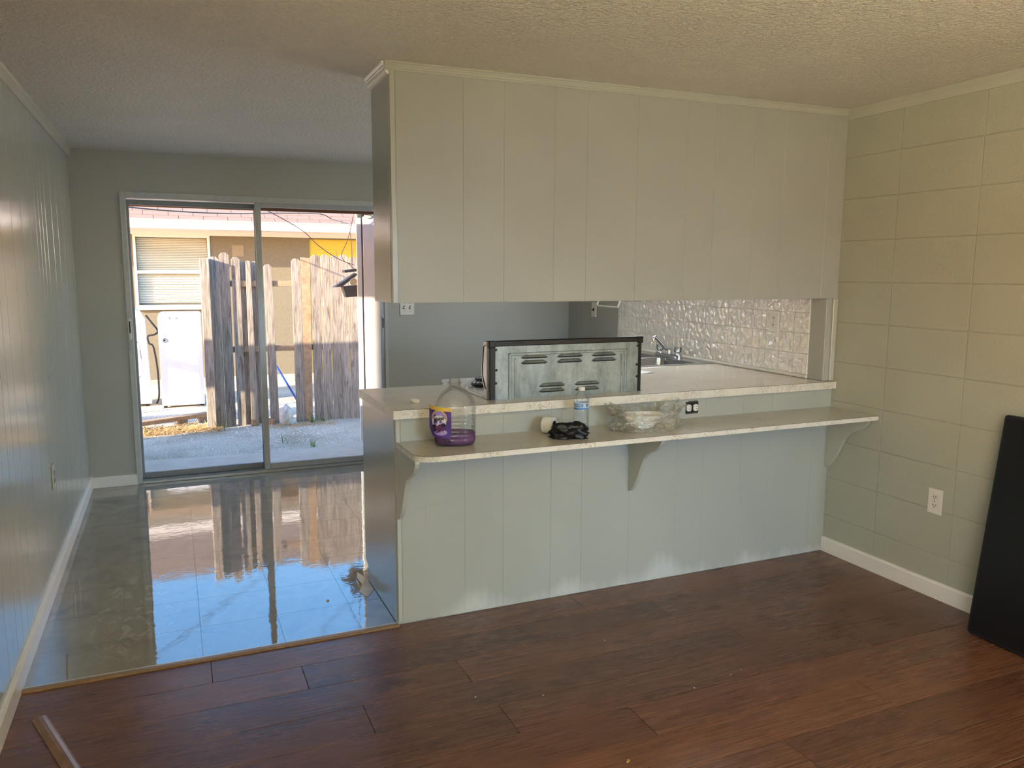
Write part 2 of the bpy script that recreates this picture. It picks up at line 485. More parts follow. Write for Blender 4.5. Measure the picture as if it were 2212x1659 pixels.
class MB:
    def __init__(s): s.v = []; s.f = []; s.smooth = False
    def add(s, vs_, fs):
        b = len(s.v)
        s.v += [tuple(x) for x in vs_]
        s.f += [tuple(b + i for i in f) for f in fs]
        return s
    def box(s, x0, x1, y0, y1, z0, z1):
        return s.add([(x0, y0, z0), (x1, y0, z0), (x1, y1, z0), (x0, y1, z0), (x0, y0, z1), (x1, y0, z1), (x1, y1, z1), (x0, y1, z1)],
                     [(0, 3, 2, 1), (4, 5, 6, 7), (0, 1, 5, 4), (1, 2, 6, 5), (2, 3, 7, 6), (3, 0, 4, 7)])
    def prism(s, poly, axis, a, b):
        """poly: 2-D outline; extruded along axis from a to b.  axis x: (y,z)  y: (x,z)  z: (x,y)"""
        def p(q, t):
            return {'x': (t, q[0], q[1]), 'y': (q[0], t, q[1]), 'z': (q[0], q[1], t)}[axis]
        n = len(poly)
        vs_ = [p(q, a) for q in poly] + [p(q, b) for q in poly]
        fs = [tuple(range(n)), tuple(range(2*n - 1, n - 1, -1))]
        fs += [(i, i + n, (i + 1) % n + n, (i + 1) % n) for i in range(n)]
        return s.add(vs_, fs)
    def tube(s, path, r, n=8, cap=True):
        pts = [Vector(p) for p in path]
        rings = []
        up = Vector((0, 0, 1))
        prev = None
        for i, p in enumerate(pts):
            t = (pts[min(i+1, len(pts)-1)] - pts[max(i-1, 0)]).normalized()
            if prev is None:
                a = t.cross(up)
                if a.length < 1e-3: a = t.cross(Vector((1, 0, 0)))
            else:
                a = prev - t * prev.dot(t)
            a.normalize(); prev = a
            b = t.cross(a)
            rr = r[i] if isinstance(r, (list, tuple)) else r
            rings.append([p + rr*(math.cos(2*math.pi*k/n)*a + math.sin(2*math.pi*k/n)*b) for k in range(n)])
        vs_ = [q for rg in rings for q in rg]
        fs = []
        for i in range(len(rings) - 1):
            for k in range(n):
                fs.append((i*n + k, i*n + (k+1) % n, (i+1)*n + (k+1) % n, (i+1)*n + k))
        if cap:
            fs.append(tuple(range(n-1, -1, -1)))
            fs.append(tuple((len(rings)-1)*n + k for k in range(n)))
        s.smooth = True
        return s.add(vs_, fs)
    def loft(s, rings, cap0=True, cap1=True, smooth=True):
        n = len(rings[0])
        vs_ = [q for rg in rings for q in rg]
        fs = []
        for i in range(len(rings) - 1):
            for k in range(n):
                fs.append((i*n + k, i*n + (k+1) % n, (i+1)*n + (k+1) % n, (i+1)*n + k))
        if cap0: fs.append(tuple(range(n-1, -1, -1)))
        if cap1: fs.append(tuple((len(rings)-1)*n + k for k in range(n)))
        s.smooth = s.smooth or smooth
        return s.add(vs_, fs)
    def lathe(s, prof, n=32, c=(0, 0), cap0=False, cap1=False):
        rings = [[(c[0] + r*math.cos(2*math.pi*k/n), c[1] + r*math.sin(2*math.pi*k/n), z) for k in range(n)] for r, z in prof]
        return s.loft(rings, cap0, cap1)
    def mesh(s, name, bevel=0.0, seg=1, sharp=40):
        me = bpy.data.meshes.new(name)
        me.from_pydata(s.v, [], s.f)
        bm = bmesh.new(); bm.from_mesh(me)
        bmesh.ops.recalc_face_normals(bm, faces=bm.faces)
        if bevel:
            es = [e for e in bm.edges if len(e.link_faces) == 2 and e.calc_face_angle(0) > math.radians(30)]
            bmesh.ops.bevel(bm, geom=es, offset=bevel, segments=seg, profile=0.5, affect='EDGES', clamp_overlap=True)
        if s.smooth:
            for f in bm.faces: f.smooth = True
            for e in bm.edges:
                if len(e.link_faces) == 2 and e.calc_face_angle(0) > math.radians(sharp): e.smooth = False
        bm.to_mesh(me); bm.free()
        return me
    def build(s, name, mat, parent=None, loc=(0, 0, 0), rot=None, bevel=0.0, seg=1, sharp=40):
        return link_obj(name, s.mesh(name, bevel, seg, sharp), mat, parent, loc, rot)

def curve(pts, n=5):
    """points along a smooth curve through pts"""
    P = [Vector(p) for p in pts]
    out = []
    for i in range(len(P)-1):
        a, b, c, d = P[max(i-1, 0)], P[i], P[i+1], P[min(i+2, len(P)-1)]
        for k in range(n):
            t = k/n
            out.append(0.5*((2*b) + (c-a)*t + (2*a-5*b+4*c-d)*t*t + (3*b-a-3*c+d)*t**3))
    out.append(P[-1])
    return out

_bc = {}
def box(name, mat, x0, x1, y0, y1, z0, z1, parent=None, bevel=0.0, seg=1):
    """one box-shaped piece; alike pieces share their mesh"""
    dx, dy, dz = abs(x1-x0), abs(y1-y0), abs(z1-z0)
    key = (mat, round(dx, 4), round(dy, 4), round(dz, 4), bevel, seg)
    if key not in _bc:
        _bc[key] = MB().box(-dx/2, dx/2, -dy/2, dy/2, -dz/2, dz/2).mesh(name, bevel, seg)
    return link_obj(name, _bc[key], mat, parent, ((x0+x1)/2, (y0+y1)/2, (z0+z1)/2))

def struct(name, mb, mat, bevel=0.0):
    o = mb.build(name, mat, bevel=bevel)
    o['kind'] = 'structure'
    return o

def rrect(x0, x1, y0, y1, r, z, n=6):
    pts = []
    for cx, cy, a0 in ((x1-r, y1-r, 0), (x0+r, y1-r, 90), (x0+r, y0+r, 180), (x1-r, y0+r, 270)):
        for k in range(n+1):
            a = math.radians(a0 + 90*k/n)
            pts.append((cx + r*math.cos(a), cy + r*math.sin(a), z))
    return pts

# ------------------------------------------------------------------ room shell
XL, XW, YB, YR = -3.681, -2.320, 2.834, -5.50    # left wall, end of the half wall, door wall, rear wall
ZU, ZC, ZS, DU = 1.335, 0.9115, 0.777, 0.286
HC = 2.242
def ceil_z(x): return HC + 0.0167*(x - XW)/2.32

# ceiling (a touch out of level, as in the photograph)
cz = MB()
xa, xb, ya, yb = XL-0.18, 0.2, YR-0.2, YB+0.15
cz.add([(xa, ya, ceil_z(xa)), (xb, ya, ceil_z(xb)), (xb, yb, ceil_z(xb)), (xa, yb, ceil_z(xa)),
        (xa, ya, 2.33), (xb, ya, 2.33), (xb, yb, 2.33), (xa, yb, 2.33)],
       [(0, 3, 2, 1), (4, 5, 6, 7), (0, 1, 5, 4), (1, 2, 6, 5), (2, 3, 7, 6), (3, 0, 4, 7)])
struct('ceiling', cz, 'ceiling_texture')

# living room floor: planks on a dark underlay
fl = struct('floor', MB().box(XL-0.1, 0.05, YR-0.1, 0.0, -0.12, -0.004), 'plank_gap')
PW, PL, GAP = 0.178, 1.53, 0.0019
starts = [-3.054, -2.745, -2.200, -2.594, -2.170, -3.30, -2.45, -2.95, -2.05]
r = 0
y1 = -0.0015
while y1 > YR:
    y0 = -0.02 - 0.178*(r+1)
    st = starts[r] if r < len(starts) else -3.4 + (r*0.61803*1.53) % 1.53
    x = st - PL
    while x < 0:
        a, b = max(x, XL), min(x + PL, 0.0)
        if b - a > 0.02:
            box('plank', 'oak_plank', a+GAP/2, b-GAP/2, max(y0, YR)+GAP/2, y1-GAP/2, -0.012, 0.0, fl, 0.0007)
        x += PL
    y1 = y0
    r += 1

# kitchen floor: 12 inch vinyl tiles
fk = struct('floor_kitchen', MB().box(XL-0.1, 0.05, 0.0, YB+0.12, -0.12, -0.0026), 'vinyl_gap')
gx = [XL] + [-2.773 + 0.305*k for k in range(-2, 10) if XL < -2.773 + 0.305*k < -0.065] + [-0.065]
gy = [0.004] + [0.295 + 0.305*k for k in range(0, 10) if 0.295 + 0.305*k < YB] + [YB]
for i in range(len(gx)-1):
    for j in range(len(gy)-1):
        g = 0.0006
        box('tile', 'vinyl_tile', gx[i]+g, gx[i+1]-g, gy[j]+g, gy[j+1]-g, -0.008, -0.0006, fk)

# painted concrete block wall on the right, stack bond
wr = struct('wall_right', MB().box(0.0032, 0.2, YR-0.2, 0.11, -0.12, 2.33), 'paint_block')
zj = [0.0] + [0.199 + 0.2032*k for k in range(10)] + [2.262]
yj = [0.0845]
while yj[-1] > YR: yj.append(max(YR, -0.322 - 0.4064*(len(yj)-1)))
for j in range(len(yj)-1):
    for k in range(len(zj)-1):
        box('block', 'paint_block', 0.0, 0.03, yj[j+1]+0.0008, yj[j]-0.0008, zj[k]+0.0011, zj[k+1]-0.0011, wr, 0.0028, 2)

# left wall, painted grooved boards
WY0, WY1, WZ0, WZ1 = -5.25, -3.45, 0.72, 2.00
wlm = MB().box(XL-0.18, XL-0.004, YR-0.2, WY0, -0.12, 2.33).box(XL-0.18, XL-0.004, WY1, YB+0.15, -0.12, 2.33)
wlm.box(XL-0.18, XL-0.004, WY0, WY1, -0.12, WZ0).box(XL-0.18, XL-0.004, WY0, WY1, WZ1, 2.33)
wlft = struct('wall_left', wlm, 'paint_groove')
pat = [0.106, 0.124, 0.237, 0.226, 0.245, 0.168, 0.11]
g = [0.176]
i = 0
while g[-1] < YB: g.append(min(YB, g[-1] + pat[i % 7])); i += 1
i = 6
while g[0] > YR: g.insert(0, max(YR, g[0] - pat[i % 7])); i -= 1
g = sorted(set(g + [WY0, WY1]))
for a, b in zip(g[:-1], g[1:]):
    if b - a > 0.01:
        for z0_, z1_ in (((0.0, WZ0), (WZ1, ceil_z(XL)+0.004)) if WY0-0.001 <= a and b <= WY1+0.001 else ((0.0, ceil_z(XL)+0.004),)):
            box('wall_board', 'paint_left', XL-0.012, XL, a+0.0012, b-0.0012, z0_, z1_, wlft, 0.0016)

# door wall
DX0, DX1, DZ0, DZ1 = -3.400, -1.615, 0.020, 1.978
wb_ = MB()
wb_.box(XL-0.18, DX0, YB, YB+0.15, -0.12, 2.33)
wb_.box(DX0, DX1, YB, YB+0.15, DZ1, 2.33)
wb_.box(DX1, 0.2, YB, YB+0.15, -0.12, 2.33)
wb_.box(DX0, DX1, YB, YB+0.15, -0.12, 0.0)
struct('wall_back', wb_, 'paint_wall')
# kitchen side wall (furred out, carries the tiles)
KW = (0.88, 1.78, 1.42, 2.02)
wk = MB().box(-0.062, 0.2, 0.11, KW[0], -0.12, 2.33).box(-0.062, 0.2, KW[1], YB, -0.12, 2.33)
wk.box(-0.062, 0.2, KW[0], KW[1], -0.12, KW[2]).box(-0.062, 0.2, KW[0], KW[1], KW[3], 2.33)
wk = struct('wall_kitchen', wk, 'paint_wall')
w2 = tag(link_obj('added_window_2', None), None, None, None, 'structure')  # assumed window, added for the kitchen lamp and hidden by the soffit
for q in ((KW[0], KW[0]+0.04, KW[2], KW[3]), (KW[1]-0.04, KW[1], KW[2], KW[3]), (KW[0]+0.04, KW[1]-0.04, KW[2], KW[2]+0.04), (KW[0]+0.04, KW[1]-0.04, KW[3]-0.04, KW[3])):
    box('window_frame', 'frame_white', 0.04, 0.09, q[0], q[1], q[2], q[3], w2, 0.004)
box('pane', 'window_glass', 0.063, 0.067, KW[0]+0.04, KW[1]-0.04, KW[2]+0.04, KW[3]-0.04, w2)
# rear wall
RX0, RX1, RZ0, RZ1 = -1.70, -0.30, 0.80, 2.00
wrm = MB().box(XL-0.18, RX0, YR-0.2, YR, -0.12, 2.33).box(RX1, 0.2, YR-0.2, YR, -0.12, 2.33)
wrm.box(RX0, RX1, YR-0.2, YR, -0.12, RZ0).box(RX0, RX1, YR-0.2, YR, RZ1, 2.33)
struct('wall_rear', wrm, 'paint_wall')
w3 = tag(link_obj('added_window_3', None), None, None, None, 'structure')  # unseen window, added to go with the rear lamp
for q in ((RX0, RX0+0.05, RZ0, RZ1), (RX1-0.05, RX1, RZ0, RZ1), (RX0+0.05, RX1-0.05, RZ0, RZ0+0.05), (RX0+0.05, RX1-0.05, RZ1-0.05, RZ1)):
    box('window_frame', 'frame_white', q[0], q[1], YR-0.14, YR-0.09, q[2], q[3], w3, 0.004)
box('pane', 'window_glass', RX0+0.05, RX1-0.05, YR-0.117, YR-0.113, RZ0+0.05, RZ1-0.05, w3)
# assumed window added in the left wall, unseen, to go with its lamps
w1 = tag(link_obj('added_window_1', None), None, None, None, 'structure')
wx0, wx1 = XL-0.13, XL-0.08
ym = (WY0 + WY1)/2
for nm, q in (('window_frame', (WY0, WY0+0.05, WZ0, WZ1)), ('window_frame', (WY1-0.05, WY1, WZ0, WZ1)),
              ('window_frame', (WY0+0.05, WY1-0.05, WZ0, WZ0+0.05)), ('window_frame', (WY0+0.05, WY1-0.05, WZ1-0.05, WZ1)),
              ('mullion', (ym-0.025, ym+0.025, WZ0+0.05, WZ1-0.05))):
    box(nm, 'frame_white', wx0, wx1, q[0], q[1], q[2], q[3], w1, 0.004)
for a, b in ((WY0+0.05, ym-0.025), (ym+0.025, WY1-0.05)):
    box('pane', 'window_glass', wx0+0.023, wx0+0.027, a, b, WZ0+0.05, WZ1-0.05, w1)

# half wall under the counter and hanging soffit above it, both faced with grooved boards
grooves = [-2.300, -2.025, -1.848, -1.619, -1.464, -1.214, -0.952, -0.797, -0.573, -0.389, -0.116, 0.0]
wlow = struct('wall_lower', MB().box(XW, -0.0005, 0.0018, 0.11, 0.0, 0.8735), 'paint_panel')
for a, b in zip(grooves[:-1], grooves[1:]):
    box('panel_board', 'paint_panel', a+0.0007, b-0.0007, 0.0, 0.012, 0.0025 if a > -2.2 else 0.004, 0.8735, wlow, 0.0014)
box('corner_strip', 'paint_trim', XW, XW+0.017, -0.006, 0.016, 0.012, 0.8735, wlow, 0.002)
box('painted_patch', 'paint_panel', -2.197, -2.093, -0.0011, 0.001, 0.402, 0.500, wlow, 0.0004)
wup = MB().box(XW+0.002, -0.0005, 0.0016, DU, ZU, 2.26)
wup = struct('wall_upper', wup, 'paint_gloss')
for a, b in zip(grooves[:-1], grooves[1:]):
    box('panel_board', 'paint_upper', a+0.0006, b-0.0006, 0.0, 0.012, ZU-0.001, 2.236, wup, 0.0012)
box('corner_strip', 'paint_trim', XW-0.002, XW+0.017, -0.006, 0.016, ZU-0.001, 2.228, wup, 0.002)
box('end_panel', 'paint_gloss', XW-0.003, XW+0.004, 0.016, DU, ZU-0.001, 2.236, wup, 0.001)
struct('trim_1', MB().box(-0.066, -0.0005, 0.004, 0.11, ZC+0.0005, ZU), 'paint_wall', 0.002)
box('jamb_strip', 'paint_trim', -0.030, -0.001, -0.008, 0.006, ZC+0.001, ZU+0.0, bpy.data.objects['trim_1'], 0.003)

# crown mouldings
def crown(name, p0, p1, out, h=0.034, d=0.022, mat='paint_trim'):
    p0, p1, out = Vector(p0), Vector(p1), Vector(out)
    prof = [(0, 0), (0, -h), (0.25, -h), (0.32, -0.86*h), (0.5, -0.72*h), (0.62, -0.5*h), (0.7, -0.46*h), (0.72, -0.3*h), (0.95, -0.18*h), (1.0, -0.12*h), (1.0, 0)]
    ra = [p0 + out*(q[0]*d) + Vector((0, 0, q[1])) for q in prof]
    rb = [p1 + out*(q[0]*d) + Vector((0, 0, q[1])) for q in prof]
    n = len(prof)
    m = MB().add(ra + rb, [tuple(range(n)), tuple(range(2*n-1, n-1, -1))] + [(i, i+n, (i+1) % n + n, (i+1) % n) for i in range(n)])
    return struct(name, m, mat)
crown('trim_2', (XW-0.022, 0.0, ceil_z(XW)+0.001), (-0.001, 0.0, ceil_z(0)+0.001), (0, -1, 0), 0.032, 0.020)
crown('trim_3', (XW-0.003, DU+0.004, ceil_z(XW)+0.001), (XW-0.003, -0.001, ceil_z(XW)+0.001), (-1, 0, 0), 0.046, 0.030, 'paint_white')
crown('trim_4', (0.0, -0.002, ceil_z(0)+0.001), (0.0, YR, ceil_z(0)+0.001), (-1, 0, 0), 0.050, 0.020)
crown('trim_5', (XL, YR, ceil_z(XL)+0.001), (XL, YB, ceil_z(XL)+0.001), (1, 0, 0), 0.050, 0.026)

# baseboards
def base(name, poly, axis, a, b): return struct(name, MB().prism(poly, axis, a, b), 'paint_white')
base('baseboard_right', [(0, 0.0006), (-0.013, 0.0006), (-0.013, 0.070), (-0.009, 0.077), (0, 0.079)], 'y', YR, -0.0015)
base('baseboard_left', [(XL, 0.0006), (XL+0.014, 0.0006), (XL+0.014, 0.070), (XL+0.009, 0.080), (XL, 0.083)], 'y', YR, YB)
bb = struct('baseboard_back', MB().prism([(YB, 0.0), (YB-0.014, 0.0), (YB-0.014, 0.062), (YB-0.009, 0.070), (YB, 0.072)], 'x', XL+0.014, DX0+0.004), 'paint_white')

# wooden threshold between the two floors
th = struct('trim_6', MB().prism([(-0.024, 0.0006), (0.006, 0.0006), (0.006, 0.0055), (-0.004, 0.0085), (-0.018, 0.0085), (-0.024, 0.004)], 'x', XL+0.014, XW-0.002), 'threshold_wood')
box('metal_edge', 'brass_edge', XL+0.016, XW-0.002, 0.0065, 0.0125, -0.0004, 0.0062, th, 0.0006)

# ------------------------------------------------------------------ sliding glass door
d1 = tag(link_obj('door_1', None), None, None, None, 'structure')
yi, yo = YB-0.012, YB+0.115
box('door_jamb', 'jamb_paint', DX0, DX0+0.036, yi, yo, DZ0-0.02, DZ1, d1, 0.003)
box('door_jamb', 'jamb_paint', DX1-0.024, DX1, yi, yo, DZ0-0.02, DZ1, d1, 0.003)
box('door_head', 'jamb_paint', DX0+0.036, DX1-0.024, yi, yo, DZ1-0.040, DZ1, d1, 0.003)
box('sill_track', 'aluminium', DX0+0.036, DX1-0.024, yi-0.006, yo, 0.0, 0.018, d1, 0.002)
box('track_rib', 'aluminium_dark', DX0+0.036, DX1-0.024, yi+0.012, yi+0.018, 0.018, 0.028, d1)
box('track_rib', 'aluminium_dark', DX0+0.036, DX1-0.024, yi+0.066, yi+0.072, 0.018, 0.028, d1)
def leaf(x0, x1, yc, zt, sw0, sw1, mat, nm):
    t = 0.028
    f = tag(link_obj(nm, None, None, d1))
    y0_, y1_ = yc-t/2, yc+t/2
    box('stile', mat, x0, x0+sw0, y0_, y1_, 0.022, zt, f, 0.003)
    box('stile', mat, x1-sw1, x1, y0_, y1_, 0.022, zt, f, 0.003)
    box('rail', mat, x0+sw0, x1-sw1, y0_, y1_, 0.022, 0.064, f, 0.003)
    box('rail', mat, x0+sw0, x1-sw1, y0_, y1_, zt-0.034, zt, f, 0.003)
    box('pane', 'window_glass', x0+sw0-0.004, x1-sw1+0.004, yc-0.002, yc+0.002, 0.060, zt-0.030, f)
    return f
lf = leaf(DX0+0.030, -2.512, yi+0.072, 1.930, 0.022, 0.042, 'aluminium_dark', 'sliding_leaf')
rf = leaf(-2.551, DX1-0.022, yi+0.024, 1.942, 0.041, 0.030, 'aluminium', 'fixed_leaf')
box('latch', 'plastic_white', DX0+0.008, DX0+0.026, yi-0.008, yi+0.001, 1.00, 1.145, d1, 0.003)
box('latch_slot', 'slot_dark', DX0+0.013, DX0+0.021, yi-0.011, yi-0.007, 1.045, 1.125, d1, 0.001)
box('keeper', 'aluminium', DX0+0.008, DX0+0.026, yi-0.006, yi+0.001, 0.93, 0.985, d1, 0.002)
box('latch', 'aluminium', -1.661, -1.643, yi+0.002, yi+0.011, 0.98, 1.13, d1, 0.002)
box('latch_slot', 'slot_dark', -1.656, -1.648, yi-0.001, yi+0.003, 1.04, 1.115, d1, 0.001)

# ------------------------------------------------------------------ kitchen tiles
tw = 0.1085
tz = [0.931 + tw*k for k in range(0, 6)]
bs = tag(MB().box(-0.0655, -0.062, 0.11, 2.03, 0.9125, tz[-1]).build('backsplash', 'grout'),
         'cream wavy glazed tile backsplash on kitchen side wall behind the sink', 'backsplash')
yy = 0.112
ty = []
while yy < 2.03: ty.append(yy); yy += tw
ty.append(2.03)
for a, b in zip(ty[:-1], ty[1:]):
    for k in range(5):
        box('tile', 'wavy_wall_tile', -0.0700, -0.0640, a+0.0011, b-0.0011, tz[k]+0.0011, tz[k+1]-0.0011, bs, 0.0016, 2)
MB().tube([(-0.071, 0.113, 0.921), (-0.071, 2.03, 0.921)], 0.0088, 8).build('quarter_round_trim', 'plastic_white', bs)

# outlets and switches
def duplex(parent, mat='plastic_white'):
    """two receptacles in the local x-z plane facing -y"""
    for s in (1, -1):
        cy = 0.0195*s
        pts = []
        for k in range(20):
            a = 2*math.pi*k/20
            pts.append((0.0165*math.cos(a), max(-0.0125, min(0.0125, 0.0165*math.sin(a))) + cy))
        rc = MB().prism(pts, 'y', -0.0085, -0.002).build('receptacle', mat, parent)
        for q in (-0.006, 0.006):
            box('slot', 'slot_dark', q-0.0012, q+0.0012, -0.0095, -0.008, cy-0.001, cy+0.007, rc)
        MB().lathe([(0.0001, 0.0), (0.0025, 0.0), (0.0025, 0.001)], 8).build('slot', 'slot_dark', rc, (0, -0.0086, cy-0.0065), (math.pi/2, 0, 0))
    MB().lathe([(0.0001, 0.001), (0.0022, 0.001), (0.003, 0.0)], 10).build('screw', 'steel', parent, (0, -0.0075, 0), (math.pi/2, 0, 0))

def outlet(name, label, loc, rz):
    t = thing(name, label, 'outlet', loc, rz)
    MB().box(-0.036, 0.036, -0.0065, -0.0003, -0.058, 0.058).build('cover_plate', 'plastic_white', t, bevel=0.003, seg=2)
    duplex(t)
    return t
outlet('wall_outlet', 'white duplex outlet on the painted block wall above the baseboard', (0.0, -0.643, 0.443), -math.pi/2)
outlet('tile_outlet', 'white duplex outlet on the wavy kitchen tiles', (-0.0700, 0.370, 1.197), -math.pi/2)
lo = thing('side_outlet', 'grey painted-over outlet plate low on the grooved left wall', 'outlet', (XL, 1.172, 0.485), math.pi/2)
MB().box(-0.036, 0.036, -0.0065, -0.0003, -0.058, 0.058).build('cover_plate', 'paint_trim', lo, bevel=0.003, seg=2)
duplex(lo, 'paint_trim')
ds = thing('double_switch', 'white double toggle switch plate on the door wall just under the hanging panel', 'switch', (-1.461, YB, 1.192))
MB().box(-0.056, 0.056, -0.0065, -0.0003, -0.058, 0.058).build('cover_plate', 'plastic_white', ds, bevel=0.003, seg=2)
for s in (-0.023, 0.023):
    box('slot', 'slot_dark', s-0.0055, s+0.0055, -0.0075, -0.006, -0.0125, 0.0125, ds)
    MB().box(-0.004, 0.004, -0.016, 0.0, -0.005, 0.005).build('toggle', 'plastic_white', ds, (s, -0.006, 0.003), (0.5, 0, 0), bevel=0.001)
    for q in (-0.03, 0.03):
        MB().lathe([(0.0001, 0.001), (0.0022, 0.001), (0.003, 0.0)], 8).build('screw', 'steel', ds, (s, -0.0065, q), (math.pi/2, 0, 0))
ss = thing('single_switch', 'white single switch plate on kitchen side wall left of the towel bar', 'switch', (-0.062, 2.40, 1.176), -math.pi/2)
MB().box(-0.036, 0.036, -0.0065, -0.0003, -0.058, 0.058).build('cover_plate', 'plastic_white', ss, bevel=0.003, seg=2)
box('slot', 'slot_dark', -0.0055, 0.0055, -0.0075, -0.006, -0.0125, 0.0125, ss)
MB().box(-0.004, 0.004, -0.016, 0.0, -0.005, 0.005).build('toggle', 'plastic_black', ss, (0, -0.006, 0.003), (0.5, 0, 0), bevel=0.001)
tb = thing('towel_bar', 'white U-shaped towel bar on kitchen side wall beside the tiles', 'towel bar', (-0.062, 2.09, 1.212))
MB().tube([(0, -0.155, 0.10), (-0.03, -0.155, 0.085), (-0.06, -0.155, 0.02), (-0.064, -0.148, 0.004), (-0.064, -0.135, 0), (-0.064, 0.135, 0), (-0.064, 0.148, 0.004), (-0.06, 0.155, 0.02), (-0.03, 0.155, 0.085), (0, 0.155, 0.10)], 0.0065, 8).build('bar', 'plastic_white', tb)
for s in (-0.155, 0.155):
    MB().lathe([(0.0001, 0.007), (0.012, 0.007), (0.015, 0.0)], 14).build('mount', 'plastic_white', tb, (0, s, 0.10), (0, -math.pi/2, 0))

# open outlet box in the half wall, without its cover plate
ob = thing('uncovered_outlet', 'bare sideways outlet in open black wall box above the shelf, cover plate missing', 'outlet', (-0.877, 0.0, 0.826))
MB().box(-0.036, 0.036, -0.0012, -0.0002, -0.028, 0.028).build('wall_box', 'slot_dark', ob)
du_ = link_obj('receptacle_pair', None, None, ob, (0, 0, 0), (0, math.pi/2, 0))
for s in (1, -1):
    cy = 0.0195*s - 0.001
    pts = [(0.0165*math.cos(2*math.pi*k/20), max(-0.0125, min(0.0125, 0.0165*math.sin(2*math.pi*k/20))) + cy) for k in range(20)]
    rc = MB().prism(pts, 'y', -0.0075, -0.001).build('receptacle', 'plastic_white', du_)
for s in (-0.0195, 0.0195):
    for q in (-0.006, 0.006):
        box('slot', 'slot_dark', s-0.001, s+0.006, -0.0085, -0.0070, q-0.0012, q+0.0012, ob)
for q in (-0.031, 0.031):
    box('mounting_ear', 'steel', -0.03 if q < 0 else -0.022, 0.03, -0.003, -0.0011, q-0.0035 if q > 0 else q+0.001, q+0.0025 if q > 0 else q+0.006, ob, 0.0006)

# ------------------------------------------------------------------ base cabinets, counter, sink
def cabinet(name, label, x0, x1, y0, y1, face, endp=None):
    t = thing(name, label, 'cabinet', (0, 0, 0))
    if face == 'back':      # doors look towards +y
        box('body', 'paint_wall', x0, x1, y0, y1, 0.09, 0.8735, t, 0.002)
        box('toe_kick', 'paint_groove', x0, x1, y0, y1-0.055, 0.0, 0.09, t)
        d = box('door', 'paint_gloss', x0+0.02, x1-0.02, y1, y1+0.018, 0.11, 0.70, t, 0.003)
        dr = box('drawer', 'paint_gloss', x0+0.02, x1-0.02, y1, y1+0.018, 0.72, 0.86, t, 0.003)
    else:                   # doors look towards -x
        box('body', 'paint_wall', x0, x1, y0, y1, 0.09, 0.72 if endp else 0.8735, t, 0.002)
        box('toe_kick', 'paint_groove', x0+0.055, x1, y0, y1, 0.0, 0.09, t)
        m = (y0 + y1)/2
        for a, b in ((y0+0.02, m-0.005), (m+0.005, y1-0.02)):
            box('door', 'paint_gloss', x0-0.018, x0, a, b, 0.11, 0.70, t, 0.003)
    return t
cab = cabinet('end_cabinet', 'painted base cabinet forming the end of the counter beside the tiled floor', XW+0.004, -1.895, 0.111, 0.575, 'back')
box('end_panel', 'paint_gloss', XW-0.003, XW+0.004, 0.014, 0.1105, 0.004, 0.8735, wlow)
ep = MB().prism([(0.1108, 0.004), (0.52, 0.004), (0.522, 0.045), (0.53, 0.075), (0.578, 0.09), (0.578, 0.8735), (0.1108, 0.8735)], 'x', XW-0.003, XW+0.004)
ep.build('end_panel', 'paint_gloss', cab)
cabinet('sink_cabinet', 'painted base cabinet under the sink along the tiled kitchen wall', -0.66, -0.068, 0.112, 2.02, 'left', True)

ct = thing('countertop', 'cream laminate L-shaped countertop with veined edge above the breakfast shelf', 'countertop')
OH, OL = -0.028, XW-0.0132
zt0, zt1 = 0.8740, ZC
SK = (-0.600, -0.098, 0.880, 1.690)
tp = MB()
tp.box(OL, -0.002, OH, 0.004, zt0, zt1)          # strip towards the living room
tp.box(OL, -0.066, 0.004, 0.066, zt0, zt1)
tp.box(OL, -1.893, 0.066, 0.592, zt0, zt1)
tp.box(-1.112, -0.068, 0.066, 0.592, zt0, zt1)
tp.box(-0.69, -0.068, 0.592, SK[2], zt0, zt1)
tp.box(-0.69, SK[0], SK[2], SK[3], zt0, zt1)
tp.box(SK[1], -0.068, SK[2], SK[3], zt0, zt1)
tp.box(-0.69, -0.068, SK[3], 2.03, zt0, zt1)
tp.build('top', 'laminate_top', ct)
box('edge_band', 'laminate_edge', OL, -0.004, OH-0.0012, OH, zt0, zt1-0.0016, ct)
box('edge_band', 'laminate_edge', OL-0.0012, OL, OH, 0.592, zt0, zt1-0.0012, ct)
box('seam', 'seam_dark', OL, -0.004, OH-0.0008, OH, zt1-0.0016, zt1-0.0001, ct)

sk = thing('kitchen_sink', 'stainless steel double bowl sink set into the counter by the tiles', 'sink', (0, 0, ZC))
rim = MB()
sx0, sx1, sy0, sy1 = -0.622, -0.086, 0.862, 1.708
by = [(0.900, 1.270), (1.300, 1.670)]
bx0, bx1 = -0.575, -0.185
rim.box(sx0, bx0, sy0, sy1, 0.0002, 0.004)
rim.box(bx1, sx1, sy0, sy1, 0.0002, 0.004)
rim.box(bx0, bx1, sy0, by[0][0], 0.0002, 0.004)
rim.box(bx0, bx1, by[0][1], by[1][0], 0.0002, 0.004)
rim.box(bx0, bx1, by[1][1], sy1, 0.0002, 0.004)
rim.build('rim', 'steel', sk, bevel=0.0012)
for a, b in by:
    rg = [rrect(bx0, bx1, a, b, 0.001, 0.004), rrect(bx0+0.004, bx1-0.004, a+0.004, b-0.004, 0.05, 0.0), rrect(bx0+0.014, bx1-0.014, a+0.014, b-0.014, 0.055, -0.10),
          rrect(bx0+0.03, bx1-0.03, a+0.03, b-0.03, 0.05, -0.155), rrect(bx0+0.06, bx1-0.06, a+0.06, b-0.06, 0.04, -0.165), rrect(bx0+0.15, bx1-0.15, a+0.15, b-0.15, 0.03, -0.170)]
    MB().loft(rg, False, True).build('bowl', 'steel', sk)

